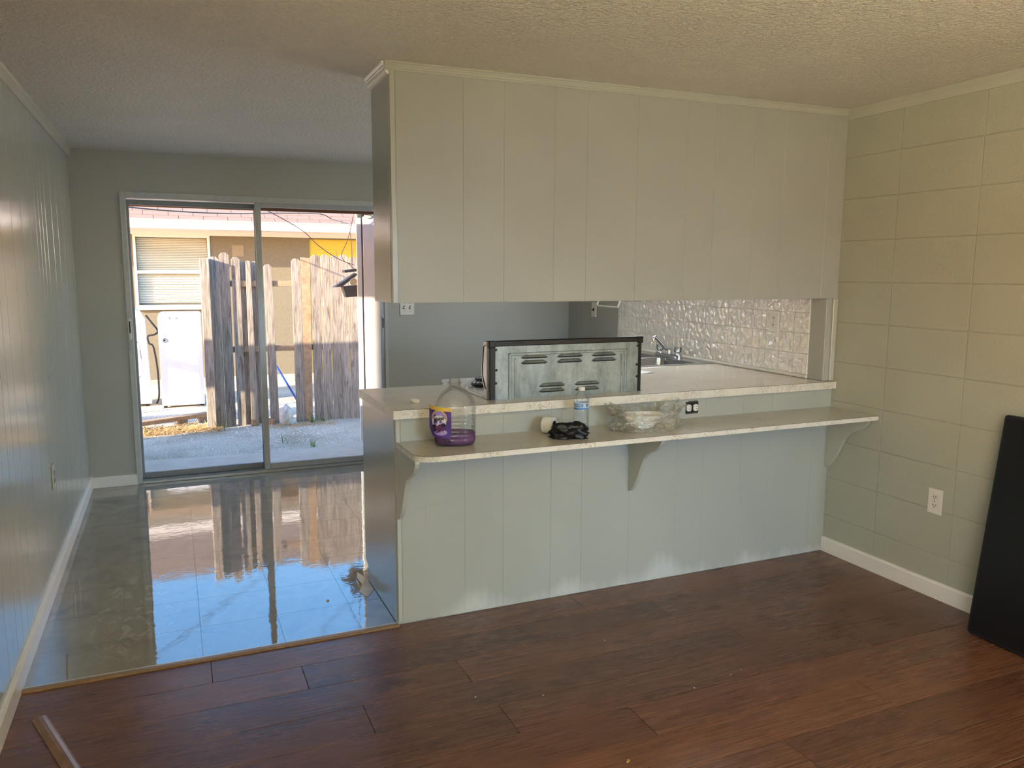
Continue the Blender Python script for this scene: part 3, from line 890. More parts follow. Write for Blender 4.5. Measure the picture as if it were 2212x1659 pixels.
fc = thing('faucet', 'chrome two-handle faucet with clear knobs behind the sink bowls', 'faucet', (-0.135, 1.270, ZC+0.0042))
MB().loft([rrect(-0.026, 0.026, -0.135, 0.135, 0.024, 0), rrect(-0.026, 0.026, -0.135, 0.135, 0.024, 0.014), rrect(-0.020, 0.020, -0.128, 0.128, 0.019, 0.022)]).build('base_plate', 'chrome', fc)
MB().lathe([(0.019, 0.02), (0.019, 0.045), (0.015, 0.058), (0.0001, 0.062)], 18).build('spout_hub', 'chrome', fc)
MB().tube([(0.0, 0, 0.040), (-0.03, 0.004, 0.062), (-0.085, 0.01, 0.118), (-0.104, 0.012, 0.134), (-0.112, 0.013, 0.132), (-0.114, 0.013, 0.118), (-0.114, 0.013, 0.108)], [0.013, 0.012, 0.010, 0.010, 0.010, 0.010, 0.010], 12).build('spout', 'chrome', fc)
for s in (-0.10, 0.10):
    MB().lathe([(0.022, 0.018), (0.022, 0.026), (0.013, 0.034), (0.012, 0.040)], 18).build('knob_stem', 'chrome', fc, (0, s, 0))
    kn = MB()
    pr = []
    for z, rr in ((0.036, 0.016), (0.040, 0.022), (0.066, 0.024), (0.072, 0.020), (0.074, 0.010)):
        pr.append([((rr*(1 + 0.06*(k % 2)))*math.cos(2*math.pi*k/20), (rr*(1 + 0.06*(k % 2)))*math.sin(2*math.pi*k/20), z) for k in range(20)])
    kn.loft(pr, True, True)
    kn.build('knob', 'acrylic', fc, (0, s, 0))
# ------------------------------------------------------------------ stove
st = thing('stove', 'electric coil stove turned with its bare galvanised back to the living room', 'stove', (0, 0, 0))
SX0, SX1, SYB = -1.887, -1.119, 0.072
box('body', 'enamel_white', SX0, SX1, SYB+0.01, 0.70, 0.0, 0.905, st, 0.004)
box('cooktop', 'enamel_white', SX0-0.002, SX1+0.002, SYB+0.085, 0.715, 0.905, 0.922, st, 0.006, 2)
box('oven_door', 'plastic_black', SX0+0.01, SX1-0.01, 0.70, 0.74, 0.20, 0.82, st, 0.006)
for k, (bx, by_, rr) in enumerate(((-1.752, 0.395, 0.098), (-1.25, 0.300, 0.076), (-1.690, 0.56, 0.076), (-1.25, 0.575, 0.098))):
    pan = MB().lathe([(rr+0.016, 0.0002), (rr+0.016, 0.006), (rr+0.006, 0.007), (rr-0.02, -0.006), (0.0001, -0.010)], 32).build('drip_pan', 'chrome', st, (bx, by_, 0.922))
    pth = []
    N = 96
    for i in range(N+1):
        a = 2*math.pi*4*i/N
        q = 0.018 + (rr-0.02)*i/N
        pth.append((q*math.cos(a), q*math.sin(a), 0.012))
    MB().tube(pth, 0.0058, 6).build('coil', 'cast_black', pan)
# backguard
bgm = MB().prism([(SYB+0.004, 0.905), (SYB+0.075, 0.905), (SYB+0.088, 1.00), (SYB+0.082, 1.06), (SYB+0.050, 1.160), (SYB+0.004, 1.160)], 'x', SX0+0.012, SX1-0.012)
bg = bgm.build('backguard', 'steel', st)
for nm, xa, xb in (('end_cap', SX0-0.003, SX0+0.012), ('end_cap', SX1-0.012, SX1+0.003)):
    MB().prism([(SYB+0.012, 0.905), (SYB+0.045, 0.905), (SYB+0.058, 0.965), (SYB+0.084, 1.010), (SYB+0.080, 1.06), (SYB+0.060, 1.163), (SYB+0.012, 1.166)], 'x', xa, xb).build(nm, 'steel', bg, bevel=0.004)
# dark seam drawn along the left end cap
MB().tube([(SX0-0.0035, SYB+0.022, 1.148), (SX0-0.0035, SYB+0.052, 1.140), (SX0-0.0035, SYB+0.066, 1.045), (SX0-0.0035, SYB+0.068, 1.020), (SX0-0.0035, SYB+0.035, 0.962), (SX0-0.0035, SYB+0.022, 0.958)], 0.0022, 6).build('cap_seam', 'plastic_black', bg)
fr = MB()
box('back_frame', 'plastic_black', SX0-0.001, SX1+0.001, SYB-0.006, SYB+0.022, 1.142, 1.166, bg, 0.003)
box('back_frame', 'plastic_black', SX0+0.004, SX0+0.030, SYB-0.004, SYB+0.014, 0.905, 1.142, bg, 0.002)
box('back_frame', 'plastic_black', SX1-0.020, SX1-0.003, SYB-0.004, SYB+0.014, 0.905, 1.142, bg, 0.002)
for xx in (-1.745, -1.245):
    box('frame_slot', 'slot_dark', xx-0.022, xx+0.022, SYB-0.0068, SYB-0.005, 1.1525, 1.1575, bg)
for xx in (SX0+0.014, SX1-0.012):
    box('corner_block', 'plastic_black', xx-0.016, xx+0.016, SYB-0.009, SYB+0.02, 1.136, 1.167, bg, 0.004)
rp = box('rear_panel', 'galvanised_steel', SX0+0.026, SX1-0.018, SYB-0.001, SYB+0.004, 0.900, 1.144, st)
box('centre_panel', 'galvanised_steel', -1.786, -1.208, SYB-0.0045, SYB-0.0005, 0.900, 1.106, st, 0.003, 2)
for q in ((-1.795, -1.783, 0.90, 1.112), (-1.213, -1.201, 0.90, 1.112), (-1.795, -1.201, 1.100, 1.112)):
    box('ridge', 'galvanised_steel', q[0], q[1], SYB-0.0075, SYB-0.001, q[2], q[3], st, 0.003, 2)
for q in (-1.764, -1.228):
    box('ridge', 'galvanised_steel', q-0.004, q+0.004, SYB-0.0085, SYB-0.003, 0.90, 1.090, st, 0.003, 2)
lv = MB()
Lw, Lh, Ld = 0.066, 0.013, 0.012
lv.add([(-Lw, 0, 0), (Lw, 0, 0), (-Lw+0.016, -Ld*0.55, Lh*0.62), (Lw-0.016, -Ld*0.55, Lh*0.62), (-Lw+0.022, 0, Lh), (Lw-0.022, 0, Lh), (-Lw+0.010, -Ld, 0.0015), (Lw-0.010, -Ld, 0.0015)],
       [(6, 7, 3, 2), (2, 3, 5, 4), (0, 6, 2), (0, 2, 4), (1, 3, 7), (1, 5, 3)])
lvm = lv.mesh('louver')
sl = MB().add([(-Lw, -0.0004, 0), (Lw, -0.0004, 0), (Lw-0.010, -Ld+0.001, 0.0016), (-Lw+0.010, -Ld+0.001, 0.0016), (-Lw+0.012, -0.0004, -0.0055), (Lw-0.012, -0.0004, -0.0055)],
              [(0, 1, 2, 3), (0, 4, 5, 1)])
slm = sl.mesh('louver_slot')
for lx, lz in ((-1.673, 1.090), (-1.673, 1.066), (-1.498, 1.089), (-1.498, 1.065), (-1.323, 1.088), (-1.323, 1.064),
               (-1.585, 0.961), (-1.585, 0.937), (-1.408, 0.960), (-1.408, 0.936)):
    o = link_obj('louver', lvm, 'galvanised_steel', st, (lx, SYB-0.0045, lz))
    link_obj('louver_slot', slm, 'slot_dark', o)
for xx, zz in ((SX0+0.034, 1.128), (SX0+0.036, 1.040), (SX0+0.034, 0.983), (SX1-0.024, 1.124), (SX1-0.026, 1.036), (SX1-0.024, 0.980)):
    MB().lathe([(0.0001, 0.003), (0.0045, 0.003), (0.006, 0.0)], 12).build('screw', 'plastic_black', st, (xx, SYB-0.001, zz), (math.pi/2, 0, 0))

# ------------------------------------------------------------------ breakfast shelf
sh = thing('breakfast_shelf', 'narrow laminate breakfast bar shelf with rounded corner and three brackets on the half wall', 'shelf')
rr = 0.075
out = [(XW+0.002, 0.0), (XW+0.002, -0.302+rr)]
for k in range(1, 9):
    a = math.pi + (math.pi/2)*k/8
    out.append((XW+0.002+rr + rr*math.cos(a), -0.302+rr + rr*math.sin(a)))
out += [(-0.002, -0.302), (-0.002, 0.0)]
MB().prism(out, 'z', ZS-0.021, ZS).build('top', 'laminate_shelf', sh)
eb = MB()
path = out[0:-1]
vs_ = []
for i, (x, y) in enumerate(path):
    a = Vector(path[max(i-1, 0)]); b = Vector(path[min(i+1, len(path)-1)])
    t = (b-a).normalized(); nrm = Vector((t.y, -t.x))
    if nrm.dot(Vector((x, y)) - Vector((-1.1, -0.1))) < 0: nrm = -nrm
    for off in (0.0001, 0.0016):
        for z in (ZS-0.0215, ZS-0.0014): vs_.append((x+nrm.x*off, y+nrm.y*off, z))
fs = []
for i in range(len(path)-1):
    p, q = 4*i, 4*(i+1)
    fs += [(p+2, q+2, q+3, p+3), (p, p+1, q+1, q), (p+1, p+3, q+3, q+1), (p, q, q+2, p+2)]
fs += [(0, 2, 3, 1), (4*(len(path)-1), 4*(len(path)-1)+1, 4*(len(path)-1)+3, 4*(len(path)-1)+2)]
eb.add(vs_, fs); eb.build('edge_band', 'laminate_edge', sh)
ed = MB()
vs_ = [(x, y, z) for (x, y) in [(p[0]-0.0006 if i < 2 else p[0]-0.0003, p[1]-(0.0006 if i > 2 else 0)) for i, p in enumerate(path)] for z in (ZS-0.0015, ZS-0.0001)]
ed.add(vs_, [(2*i, 2*i+2, 2*i+3, 2*i+1) for i in range(len(path)-1)]); ed.build('seam', 'seam_dark', sh)
bp = [(-0.0005, 0), (-0.262, 0), (-0.262, -0.010), (-0.252, -0.030), (-0.232, -0.052), (-0.205, -0.068), (-0.172, -0.082), (-0.146, -0.098), (-0.124, -0.122), (-0.106, -0.155),
      (-0.090, -0.190), (-0.070, -0.230), (-0.046, -0.266), (-0.022, -0.292), (-0.0005, -0.300)]
for bxx in (-2.309, -1.211, -0.0125):
    MB().prism(bp, 'x', bxx-0.009, bxx+0.009).build('bracket', 'paint_trim', sh, (0, -0.0065 if bxx < -2 else -0.0005, ZS-0.0216), bevel=0.0015)

# ------------------------------------------------------------------ things on the shelf and the counter
jg = thing('cleaner_jug', 'clear plastic cleaner jug with peeling purple label and purple liquid at the bottom', 'jug', (-2.108, -0.118, ZS), math.radians(-19))
def sup(a, b, z, n=40, e=2.7, ox=0.0):
    pts = []
    for k in range(n):
        t = 2*math.pi*k/n
        c, s = math.cos(t), math.sin(t)
        pts.append((ox + a*math.copysign(abs(c)**(2/e), c), b*math.copysign(abs(s)**(2/e), s), z))
    return pts
def ell(z0): return z0
prof = [(0.066, 0.050, 0.0005), (0.078, 0.060, 0.006), (0.083, 0.065, 0.018)]
for k in range(7):
    z = 0.028 + 0.016*k
    prof += [(0.0835, 0.0655, z), (0.0815, 0.0635, z+0.004), (0.0835, 0.0655, z+0.008)]
prof += [(0.0845, 0.066, 0.150), (0.080, 0.063, 0.172), (0.066, 0.055, 0.195), (0.047, 0.043, 0.214), (0.030, 0.030, 0.228), (0.0225, 0.0225, 0.234)]
rings = [sup(a, b, z, 40, 2.8 if z < 0.16 else (2.5 if z < 0.2 else 2.1)) for a, b, z in prof]
MB().loft(rings, True, False).build('bottle_body', 'clear_plastic', jg, sharp=80)
MB().lathe([(0.0225, 0.234), (0.0225, 0.240), (0.0255, 0.241), (0.0255, 0.245), (0.0215, 0.246), (0.0215, 0.252), (0.0228, 0.254), (0.0215, 0.256), (0.0228, 0.260), (0.0215, 0.262), (0.0225, 0.266), (0.0195, 0.267), (0.0195, 0.236)], 28).build('neck', 'clear_plastic', jg)
lq = [sup(a-0.0025, b-0.0025, z+0.001, 40, 2.8) for a, b, z in prof if z < 0.052]
MB().loft(lq, True, True).build('liquid', 'liquid_purple', jg)
tr_ = MB().tube([(0.0265*math.cos(2*math.pi*k/24), 0.0265*math.sin(2*math.pi*k/24), 0.2475) for k in range(25)], 0.0025, 6)
rg = tr_.build('neck_ring', 'clear_plastic', jg)
MB().loft([[(-0.024, -0.010, 0.246), (-0.024, 0.010, 0.246), (-0.024, 0.010, 0.250), (-0.024, -0.010, 0.250)],
           [(-0.044, -0.008, 0.252), (-0.044, 0.008, 0.252), (-0.044, 0.008, 0.2555), (-0.044, -0.008, 0.2555)],
           [(-0.056, -0.004, 0.2585), (-0.056, 0.004, 0.2585), (-0.056, 0.004, 0.2605), (-0.056, -0.004, 0.2605)]]).build('ring_tab', 'acrylic', jg)
# label: bends round the left front of the jug, its outer edge peeling away
lab = [(-0.100, -0.028), (-0.090, -0.046), (-0.076, -0.060), (-0.058, -0.068), (-0.038, -0.0705), (-0.014, -0.0712)]
cum = [0.0]
for a, b in zip(lab[:-1], lab[1:]): cum.append(cum[-1] + math.hypot(b[0]-a[0], b[1]-a[1]))
LW = cum[-1]
def lmap(s, z, off=0.0):
    s = max(0.0, min(LW, s))
    for i in range(len(cum)-1):
        if s <= cum[i+1] + 1e-9: break
    f = (s - cum[i])/(cum[i+1]-cum[i])
    a, b = Vector(lab[i]), Vector(lab[i+1])
    p = a.lerp(b, f); t = (b-a).normalized(); nn = Vector((t.y, -t.x))
    return (p.x + nn.x*off, p.y + nn.y*off, z)
def lab_grid(name, mat, s0, s1, zf0, zf1, off, parent, n=14, mth=4):
    m = MB()
    vs_ = []
    for i in range(n+1):
        s = s0 + (s1-s0)*i/n
        for j in range(mth+1):
            z0_, z1_ = zf0(s), zf1(s)
            vs_.append(lmap(s, z0_ + (z1_-z0_)*j/mth, off))
    m.add(vs_, [(i*(mth+1)+j, (i+1)*(mth+1)+j, (i+1)*(mth+1)+j+1, i*(mth+1)+j+1) for i in range(n) for j in range(mth)])
    m.smooth = True
    return m.build(name, mat, parent)
zbot = lambda s: 0.046 - 0.012*(s/LW) + (0.030*(1 - s/(0.25*LW)) if s < 0.25*LW else 0)
ztop = lambda s: 0.165 - 0.010*(s/LW)
lb = lab_grid('label', 'label_purple', 0, LW, zbot, ztop, 0.0, jg)
lab_grid('yellow_band', 'label_yellow', 0.0, LW, lambda s: ztop(s)-0.014, lambda s: ztop(s)+0.0008, 0.0006, lb)
# pale arch behind the name
def lab_disc(name, mat, cs, czv, rs, rz, off, parent, n=26, cut=None):
    m = MB()
    vs_ = [lmap(cs, czv, off)]
    for k in range(n):
        a = 2*math.pi*k/n
        z = czv + rz*math.sin(a)
        if cut is not None: z = max(cut, z)
        vs_.append(lmap(cs + rs*math.cos(a), z, off))
    m.add(vs_, [(0, 1+k, 1+(k+1) % n) for k in range(n)])
    return m.build(name, mat, parent)
CS = LW*0.52
lab_disc('arch', 'label_yellow', CS, 0.113, 0.034, 0.036, 0.0005, lb, cut=0.105)
lab_disc('arch_inner', 'label_lilac', CS, 0.112, 0.031, 0.032, 0.0008, lb)
lab_disc('glow', 'label_white', CS, 0.101, 0.030, 0.026, 0.0011, lb)
lab_disc('lower_glow', 'label_lilac', CS+0.008, 0.060, 0.026, 0.012, 0.0008, lb)
for k, (u, z, q) in enumerate(((-0.018, 0.083, 0.010), (-0.006, 0.077, 0.011), (0.008, 0.083, 0.012), (0.019, 0.089, 0.009), (0.002, 0.069, 0.009), (0.015, 0.073, 0.009), (-0.016, 0.070, 0.008))):
    lab_disc('flower', 'label_berry' if k % 3 else 'label_ink', CS+u, z, q, q*0.85, 0.0014+0.0001*k, lb, 10)
def text_mesh(txt, size, extrude=0.0):
    cu = bpy.data.curves.new('lettering', 'FONT')
    cu.body = txt; cu.size = size; cu.align_x = 'CENTER'; cu.align_y = 'CENTER'
    cu.offset = 0.0006*size/0.02
    o = bpy.data.objects.new('lettering_source', cu)
    COL.objects.link(o)
    dg = bpy.context.evaluated_depsgraph_get()
    me = bpy.data.meshes.new_from_object(o.evaluated_get(dg))
    bpy.data.objects.remove(o); bpy.data.curves.remove(cu)
    return me
me = text_mesh('Fabuloso', 0.0195)
for v in me.vertices:
    x, y = v.co.x*0.60, v.co.y*1.15
    v.co = lmap(CS + x + 0.0015, 0.114 + y + x*0.18, 0.0032)
me.materials.clear()
link_obj('lettering', me, 'label_ink', lb)

wbt = thing('water_bottle', 'small clear ribbed water bottle with blue label standing on the shelf', 'bottle', (-1.537, -0.118, ZS))
pf = [(0.0001, 0.004), (0.022, 0.0005), (0.030, 0.002), (0.033, 0.010)]
z = 0.016
while z < 0.098:
    pf += [(0.0335, z), (0.0315, z+0.0035), (0.0335, z+0.007)]; z += 0.0095
pf += [(0.0335, 0.100), (0.0325, 0.103), (0.0325, 0.136), (0.0335, 0.139), (0.033, 0.146), (0.027, 0.164), (0.018, 0.178), (0.0125, 0.184), (0.0125, 0.190)]
MB().lathe(pf, 32).build('bottle_body', 'bottle_plastic', wbt, sharp=80)
wl_ = MB().lathe([(0.0329, 0.106), (0.0329, 0.134)], 32).build('label', 'label_pale', wbt)
def arc_patch(name, mat, a0, a1, z0, z1, rad, parent, n=10):
    m = MB()
    vs_ = [(rad*math.cos(a0+(a1-a0)*i/n), rad*math.sin(a0+(a1-a0)*i/n), zz) for i in range(n+1) for zz in (z0, z1)]
    m.add(vs_, [(2*i, 2*i+2, 2*i+3, 2*i+1) for i in range(n)])
    return m.build(name, mat, parent)
va = math.atan2(-2.9, -1.585)
arc_patch('label_stripe', 'label_blue', va-1.2, va+1.2, 0.106, 0.113, 0.0332, wl_)
arc_patch('label_stripe', 'label_blue', va-1.0, va+0.25, 0.117, 0.130, 0.0332, wl_)
arc_patch('label_line', 'label_white', va-0.85, va+0.1, 0.1205, 0.1225, 0.0334, wl_)
arc_patch('label_line', 'label_white', va-0.85, va+0.0, 0.1250, 0.1270, 0.0334, wl_)
arc_patch('label_mark', 'label_ink', va+0.62, va+0.95, 0.119, 0.130, 0.0332, wl_)
arc_patch('label_mark', 'label_white', va+0.72, va+0.85, 0.122, 0.127, 0.0334, wl_)
MB().lathe([(0.0140, 0.184), (0.0145, 0.185), (0.0145, 0.198), (0.0135, 0.200), (0.0001, 0.2003)], 24).build('cap', 'plastic_white', wbt)

def crumple(name, mat, parent, rx, ry, rz, seed, amp, fre, sub=4, flat=0.15, loc=(0, 0, 0), sharpn=1.0):
    bm = bmesh.new()
    bmesh.ops.create_icosphere(bm, subdivisions=sub, radius=1.0)
    off = Vector((seed*3.1, seed*1.7, seed*0.9))
    for v in bm.verts:
        p = v.co.copy()
        nz = noise.noise(p*fre + off)*0.6 + abs(noise.noise(p*fre*2.3 + off))*0.5*sharpn + noise.noise(p*fre*5 + off)*0.22
        s = 1 + amp*nz
        q = Vector((p.x*rx*s, p.y*ry*s, p.z*rz*s))
        q.z = max(q.z + rz*(1-flat), 0.0008 + 0.0006*abs(noise.noise(p*9)))
        v.co = q
    me = bpy.data.meshes.new(name)
    for f in bm.faces: f.smooth = True
    bm.to_mesh(me); bm.free()
    return link_obj(name, me, mat, parent, loc)

bk = crumple('black_plastic_bag', 'bag_black', None, 0.074, 0.042, 0.036, 3, 0.75, 1.9, 4, 0.25, (-1.632, -0.190, ZS))
bk.rotation_euler = (0, 0, math.radians(-20))
tag(bk, 'crumpled black plastic bag lying on the shelf beside the water bottle', 'plastic bag')
rl = thing('tape_roll', 'white roll with dark open core lying behind the crumpled black bag', 'roll', (-1.668, -0.075, ZS+0.036), math.radians(20))
MB().lathe([(0.021, -0.024), (0.035, -0.024), (0.0355, -0.022), (0.0355, 0.022), (0.035, 0.024), (0.021, 0.024)], 32).build('roll_body', 'paper_white', rl, (0, 0, 0), (math.pi/2, 0, 0.35))
MB().lathe([(0.021, -0.024), (0.0198, -0.024), (0.0198, 0.024), (0.021, 0.024)], 28).build('core', 'cardboard', rl, (0, 0, 0), (math.pi/2, 0, 0.35))
MB().lathe([(0.0001, 0.0), (0.0198, 0.0)], 28).build('core_shade', 'slot_dark', rl, (0.002, 0.006, 0), (math.pi/2, 0, 0.35))  # dark disc across the core stands in for its shaded hollow

# clear bag with a white dish in it
bw = thing('foam_dish', 'white oval dish wrapped inside the clear plastic bag', 'dish', (-1.230, -0.125, ZS+0.002), math.radians(-12))
MB().loft([sup(0.040, 0.030, 0.001, 36, 2.2), sup(0.070, 0.048, 0.030, 36, 2.2), sup(0.092, 0.060, 0.060, 36, 2.2), sup(0.094, 0.062, 0.063, 36, 2.2), sup(0.088, 0.057, 0.061, 36, 2.2), sup(0.066, 0.045, 0.032, 36, 2.2), sup(0.036, 0.026, 0.006, 36, 2.2)]).build('dish_body', 'foam_white', bw)
def bag_sheet(name, seed):
    """one big crumpled film: a lumpy pouch with flaring upper mouth"""
    m = MB()
    n, k_ = 72, 26
    rings = []
    for j in range(k_+1):
        t = j/k_
        ring = []
        for i in range(n):
            a = 2*math.pi*i/n
            base_r = 0.175 if t < 0.05 else 0.185 - 0.045*t + 0.065*max(0, t-0.55)/0.45
            sq = 0.60
            hgt = 0.118 * (0.85 + 0.35*noise.noise(Vector((math.cos(a)*1.3, math.sin(a)*1.3, seed))))
            if math.cos(a) > 0.2: hgt *= 1.12
            if abs(math.cos(a)) < 0.5 and math.sin(a) < 0: hgt *= 0.72
            p = Vector((math.cos(a)*2.2, math.sin(a)*2.2, t*2.6 + seed))
            d = 1 + 0.20*noise.noise(p) + 0.14*abs(noise.noise(p*2.4)) + 0.07*noise.noise(p*5.5)
            fold = 0.012*t*math.sin(a*9 + 3*noise.noise(p)) 
            rr_ = base_r*d + fold
            z = t*hgt + 0.010*noise.noise(p*1.7)*t
            y_ = math.sin(a)*rr_*sq
            ring.append((math.cos(a)*rr_*0.92, max(-0.125, min(y_, 0.104)), max(0.0012, z)))
        rings.append(ring)
    m.loft(rings, True, False)
    return m
pb = bag_sheet('clear_bag', 2.4).build('clear_bag', 'bag_film', None, (-1.218, -0.124, ZS+0.0005), (0, 0, math.radians(0)), sharp=180)
tag(pb, 'crumpled see-through plastic bag around a white dish on the shelf', 'plastic bag')

wc = MB().lathe([(0.0001, 0.0005), (0.0185, 0.0005), (0.0195, 0.002), (0.0195, 0.011), (0.018, 0.013), (0.016, 0.013), (0.015, 0.004), (0.0001, 0.004)], 28).build('bottle_cap', 'cap_white', None, (-2.197, 0.135, ZC))
tag(wc, 'white screw cap lying on the counter near its open end', 'cap')
pp = thing('paper_sheet', 'small white sheet of paper on the counter between stove and sink', 'paper', (-0.80, 0.66, ZC+0.0006), math.radians(24))
MB().loft([[(-0.11, -0.07, 0.0), (0.11, -0.07, 0.0), (0.11, 0.07, 0.002), (-0.11, 0.07, 0.0)], [(-0.11, -0.07, 0.0006), (0.11, -0.07, 0.0008), (0.11, 0.07, 0.0028), (-0.11, 0.07, 0.0006)]], smooth=False).build('sheet', 'paper_white', pp)

# ------------------------------------------------------------------ things on the floor
bpan = thing('leaning_slab', 'large glossy black slab leaning against the painted block wall', 'slab', (-0.198, -0.978, 0.0016))
lean = math.atan2(0.115, 0.90)
pr_ = [(-0.0, 0.0)]
def panel_ring(t):
    return [(t, q[0], q[1]) for q in [(p[0], p[1]) for p in rrect(-0.72, 0.0, 0.0, 0.905, 0.014, 0)]]
MB().loft([panel_ring(-0.014), panel_ring(0.014)], smooth=False).build('slab', 'black_edge', bpan, (0.016, 0, 0.0022), (0, lean, 0), bevel=0.004, seg=2)
MB().loft([[(t, q[0], q[1]) for q in rrect(-0.708, -0.012, 0.012, 0.893, 0.008, 0)] for t in (-0.0165, -0.0135)], smooth=False).build('glass_face', 'black_gloss', bpan, (0.016, 0, 0.0022), (0, lean, 0))

qs = thing('transition_strip', 'loose wood-look transition strip lying on the plank floor by the left wall', 'trim strip', (-3.585, -0.228, 0.0005), math.atan2(-0.345, 0.128) + math.pi/2)
MB().prism([(-0.022, 0.0), (0.022, 0.0), (0.0225, 0.004), (0.016, 0.010), (0.005, 0.0135), (-0.006, 0.0135), (-0.017, 0.010), (-0.0225, 0.004)], 'y', 0.0, -0.92).build('moulding', 'trim_strip', qs)

cr = random.Random(4)
def chip(name, mat, label, cat, x, y, s, group=None):
    m = MB()
    k = 6
    pts = [(s*(0.6+0.5*cr.random())*math.cos(2*math.pi*i/k), 0.6*s*(0.6+0.5*cr.random())*math.sin(2*math.pi*i/k)) for i in range(k)]
    m.prism(pts, 'z', 0, 0.0012 + 0.2*s)
    o = m.build(name, mat, None, (x, y, 0.0003), (0, 0, cr.random()*3))
    tag(o, label, cat, group)
chip('dry_leaf', 'chip_ochre', 'ochre dry leaf flake on the plank floor near the bottom of the picture', 'leaf', -1.93, -1.17, 0.0095)
for x, y, s in ((-2.225, -0.655, 0.0035), (-2.005, -0.735, 0.0028), (-1.49, -0.90, 0.004), (-1.60, -0.46, 0.0025), (-1.31, -0.875, 0.0025), (-1.25, -0.86, 0.0025), (-1.75, -0.35, 0.0022)):
    chip('paint_chip', 'paper_white', 'tiny white paint chip on the brown plank floor', 'paint chip', x, y, s, 'paint chips on the plank floor')
chip('dry_leaf', 'chip_ochre', 'small brown dry leaf on the glossy tiled floor near the threshold', 'leaf', -2.547, 0.356, 0.010)
vsx = tag(MB().add([(-2.352, 0.640, 0.0012), (-2.330, 0.560, 0.0012), (-2.328, 0.400, 0.0012), (-2.372, 0.330, 0.0012), (-2.398, 0.395, 0.0016), (-2.366, 0.470, 0.005), (-2.372, 0.560, 0.004),
                    (-2.352, 0.640, 0.0004), (-2.330, 0.560, 0.0004), (-2.328, 0.400, 0.0004), (-2.372, 0.330, 0.0004), (-2.398, 0.395, 0.0008), (-2.366, 0.470, 0.0042), (-2.372, 0.560, 0.0032)],
                   [(0, 1, 5, 6), (1, 2, 5), (2, 3, 4, 5), (7, 13, 12, 8), (8, 12, 9), (9, 12, 11, 10)] + [(i, i+7, (i+1) % 7 + 7, (i+1) % 7) for i in range(7)]).build('vinyl_scrap', 'vinyl_pale'),
          'torn pale vinyl scrap on the tiled floor beside the counter end', 'scrap')
chip('dirt_crumb', 'cast_black', 'tiny black crumb on the plank floor beside the white chips', 'crumb', -2.10, -0.79, 0.0038)

# ------------------------------------------------------------------ outside: ground
gr = struct('floor_yard', MB().box(-16, 14, YB+0.15, 16, -0.40, -0.052), 'shell_gravel_ground')
sb = struct('floor_patio', MB().prism([(-5.2, YB+0.15), (-1.0, YB+0.15), (-1.0, 3.74), (-1.7, 3.72), (-2.1, 3.66), (-2.6, 3.63), (-3.3, 3.70), (-5.2, 3.72)], 'z', -0.30, -0.030), 'concrete')
box('broken_slab', 'concrete', -2.15, -1.15, YB+0.16, 3.25, -0.0295, -0.016, sb, 0.004)
rg_ = random.Random(11)
def scatter(name, label, cat, mat, count, fn, smin, smax):
    m = MB()
    for _ in range(count):
        x, y, z0_ = fn()
        s = smin + (smax-smin)*rg_.random()**2
        a = rg_.random()*6.28
        ca, sa = math.cos(a), math.sin(a)
        q = [(-s, -0.5*s, 0), (s, -0.35*s, 0), (0.2*s, 0.7*s, 0), (0.1*s, 0, s*(0.4+0.6*rg_.random()))]
        m.add([(x+ca*u-sa*v, y+sa*u+ca*v, z0_+w) for u, v, w in q], [(0, 1, 3), (1, 2, 3), (2, 0, 3)])
    o = m.build(name, mat)
    tag(o, label, cat, None, 'stuff')
    return o
def gv():
    while True:
        x, y = rg_.uniform(-4.2, -0.9), rg_.uniform(3.60, 6.4)
        if y > 3.76 or rg_.random() < 0.3:
            if x > -1.66 and y < 5: continue
            return x, y, (-0.054 if y > 3.74 else -0.034)
scatter('shell_gravel', 'pale crushed shell gravel covering the yard between patio slab and fence', 'gravel', 'shell_chip', 15000, gv, 0.004, 0.013)
def blades(name, label, cat, mat, count, fn, lmin, lmax, w, up, kind=None):
    m = MB()
    for _ in range(count):
        x, y, z0_ = fn()
        L = rg_.uniform(lmin, lmax); a = rg_.random()*6.28
        el = up*(0.5+rg_.random()*0.6)
        d = Vector((math.cos(a)*math.cos(el), math.sin(a)*math.cos(el), math.sin(el)))
        sd_ = d.cross(Vector((0, 0, 1))).normalized()*w
        p = Vector((x, y, z0_))
        mid = p + d*L*0.55 + Vector((0, 0, 0.02*L)); tip = p + d*L + Vector((0, 0, -0.12*L*(1-up/1.6)))
        tip.z = max(tip.z, z0_+0.002)
        m.add([p-sd_, p+sd_, mid+sd_*0.8, mid-sd_*0.8, tip], [(0, 1, 2, 3), (3, 2, 4)])
    o = m.build(name, mat)
    tag(o, label, cat, None, kind)
    return o
blades('dry_straw', 'golden dry straw on the ground left of the fence post', 'straw', 'straw', 1700, lambda: (rg_.uniform(-3.75, -2.75), rg_.gauss(5.0, 0.12), -0.052), 0.06, 0.18, 0.003, 0.35, 'stuff')
blades('dry_grass_litter', 'brown dry grass litter along the foot of the right fence section', 'dry grass', 'straw', 420, lambda: (rg_.uniform(-2.3, -1.66), rg_.gauss(4.86, 0.07), -0.052), 0.04, 0.11, 0.0018, 0.25, 'stuff')
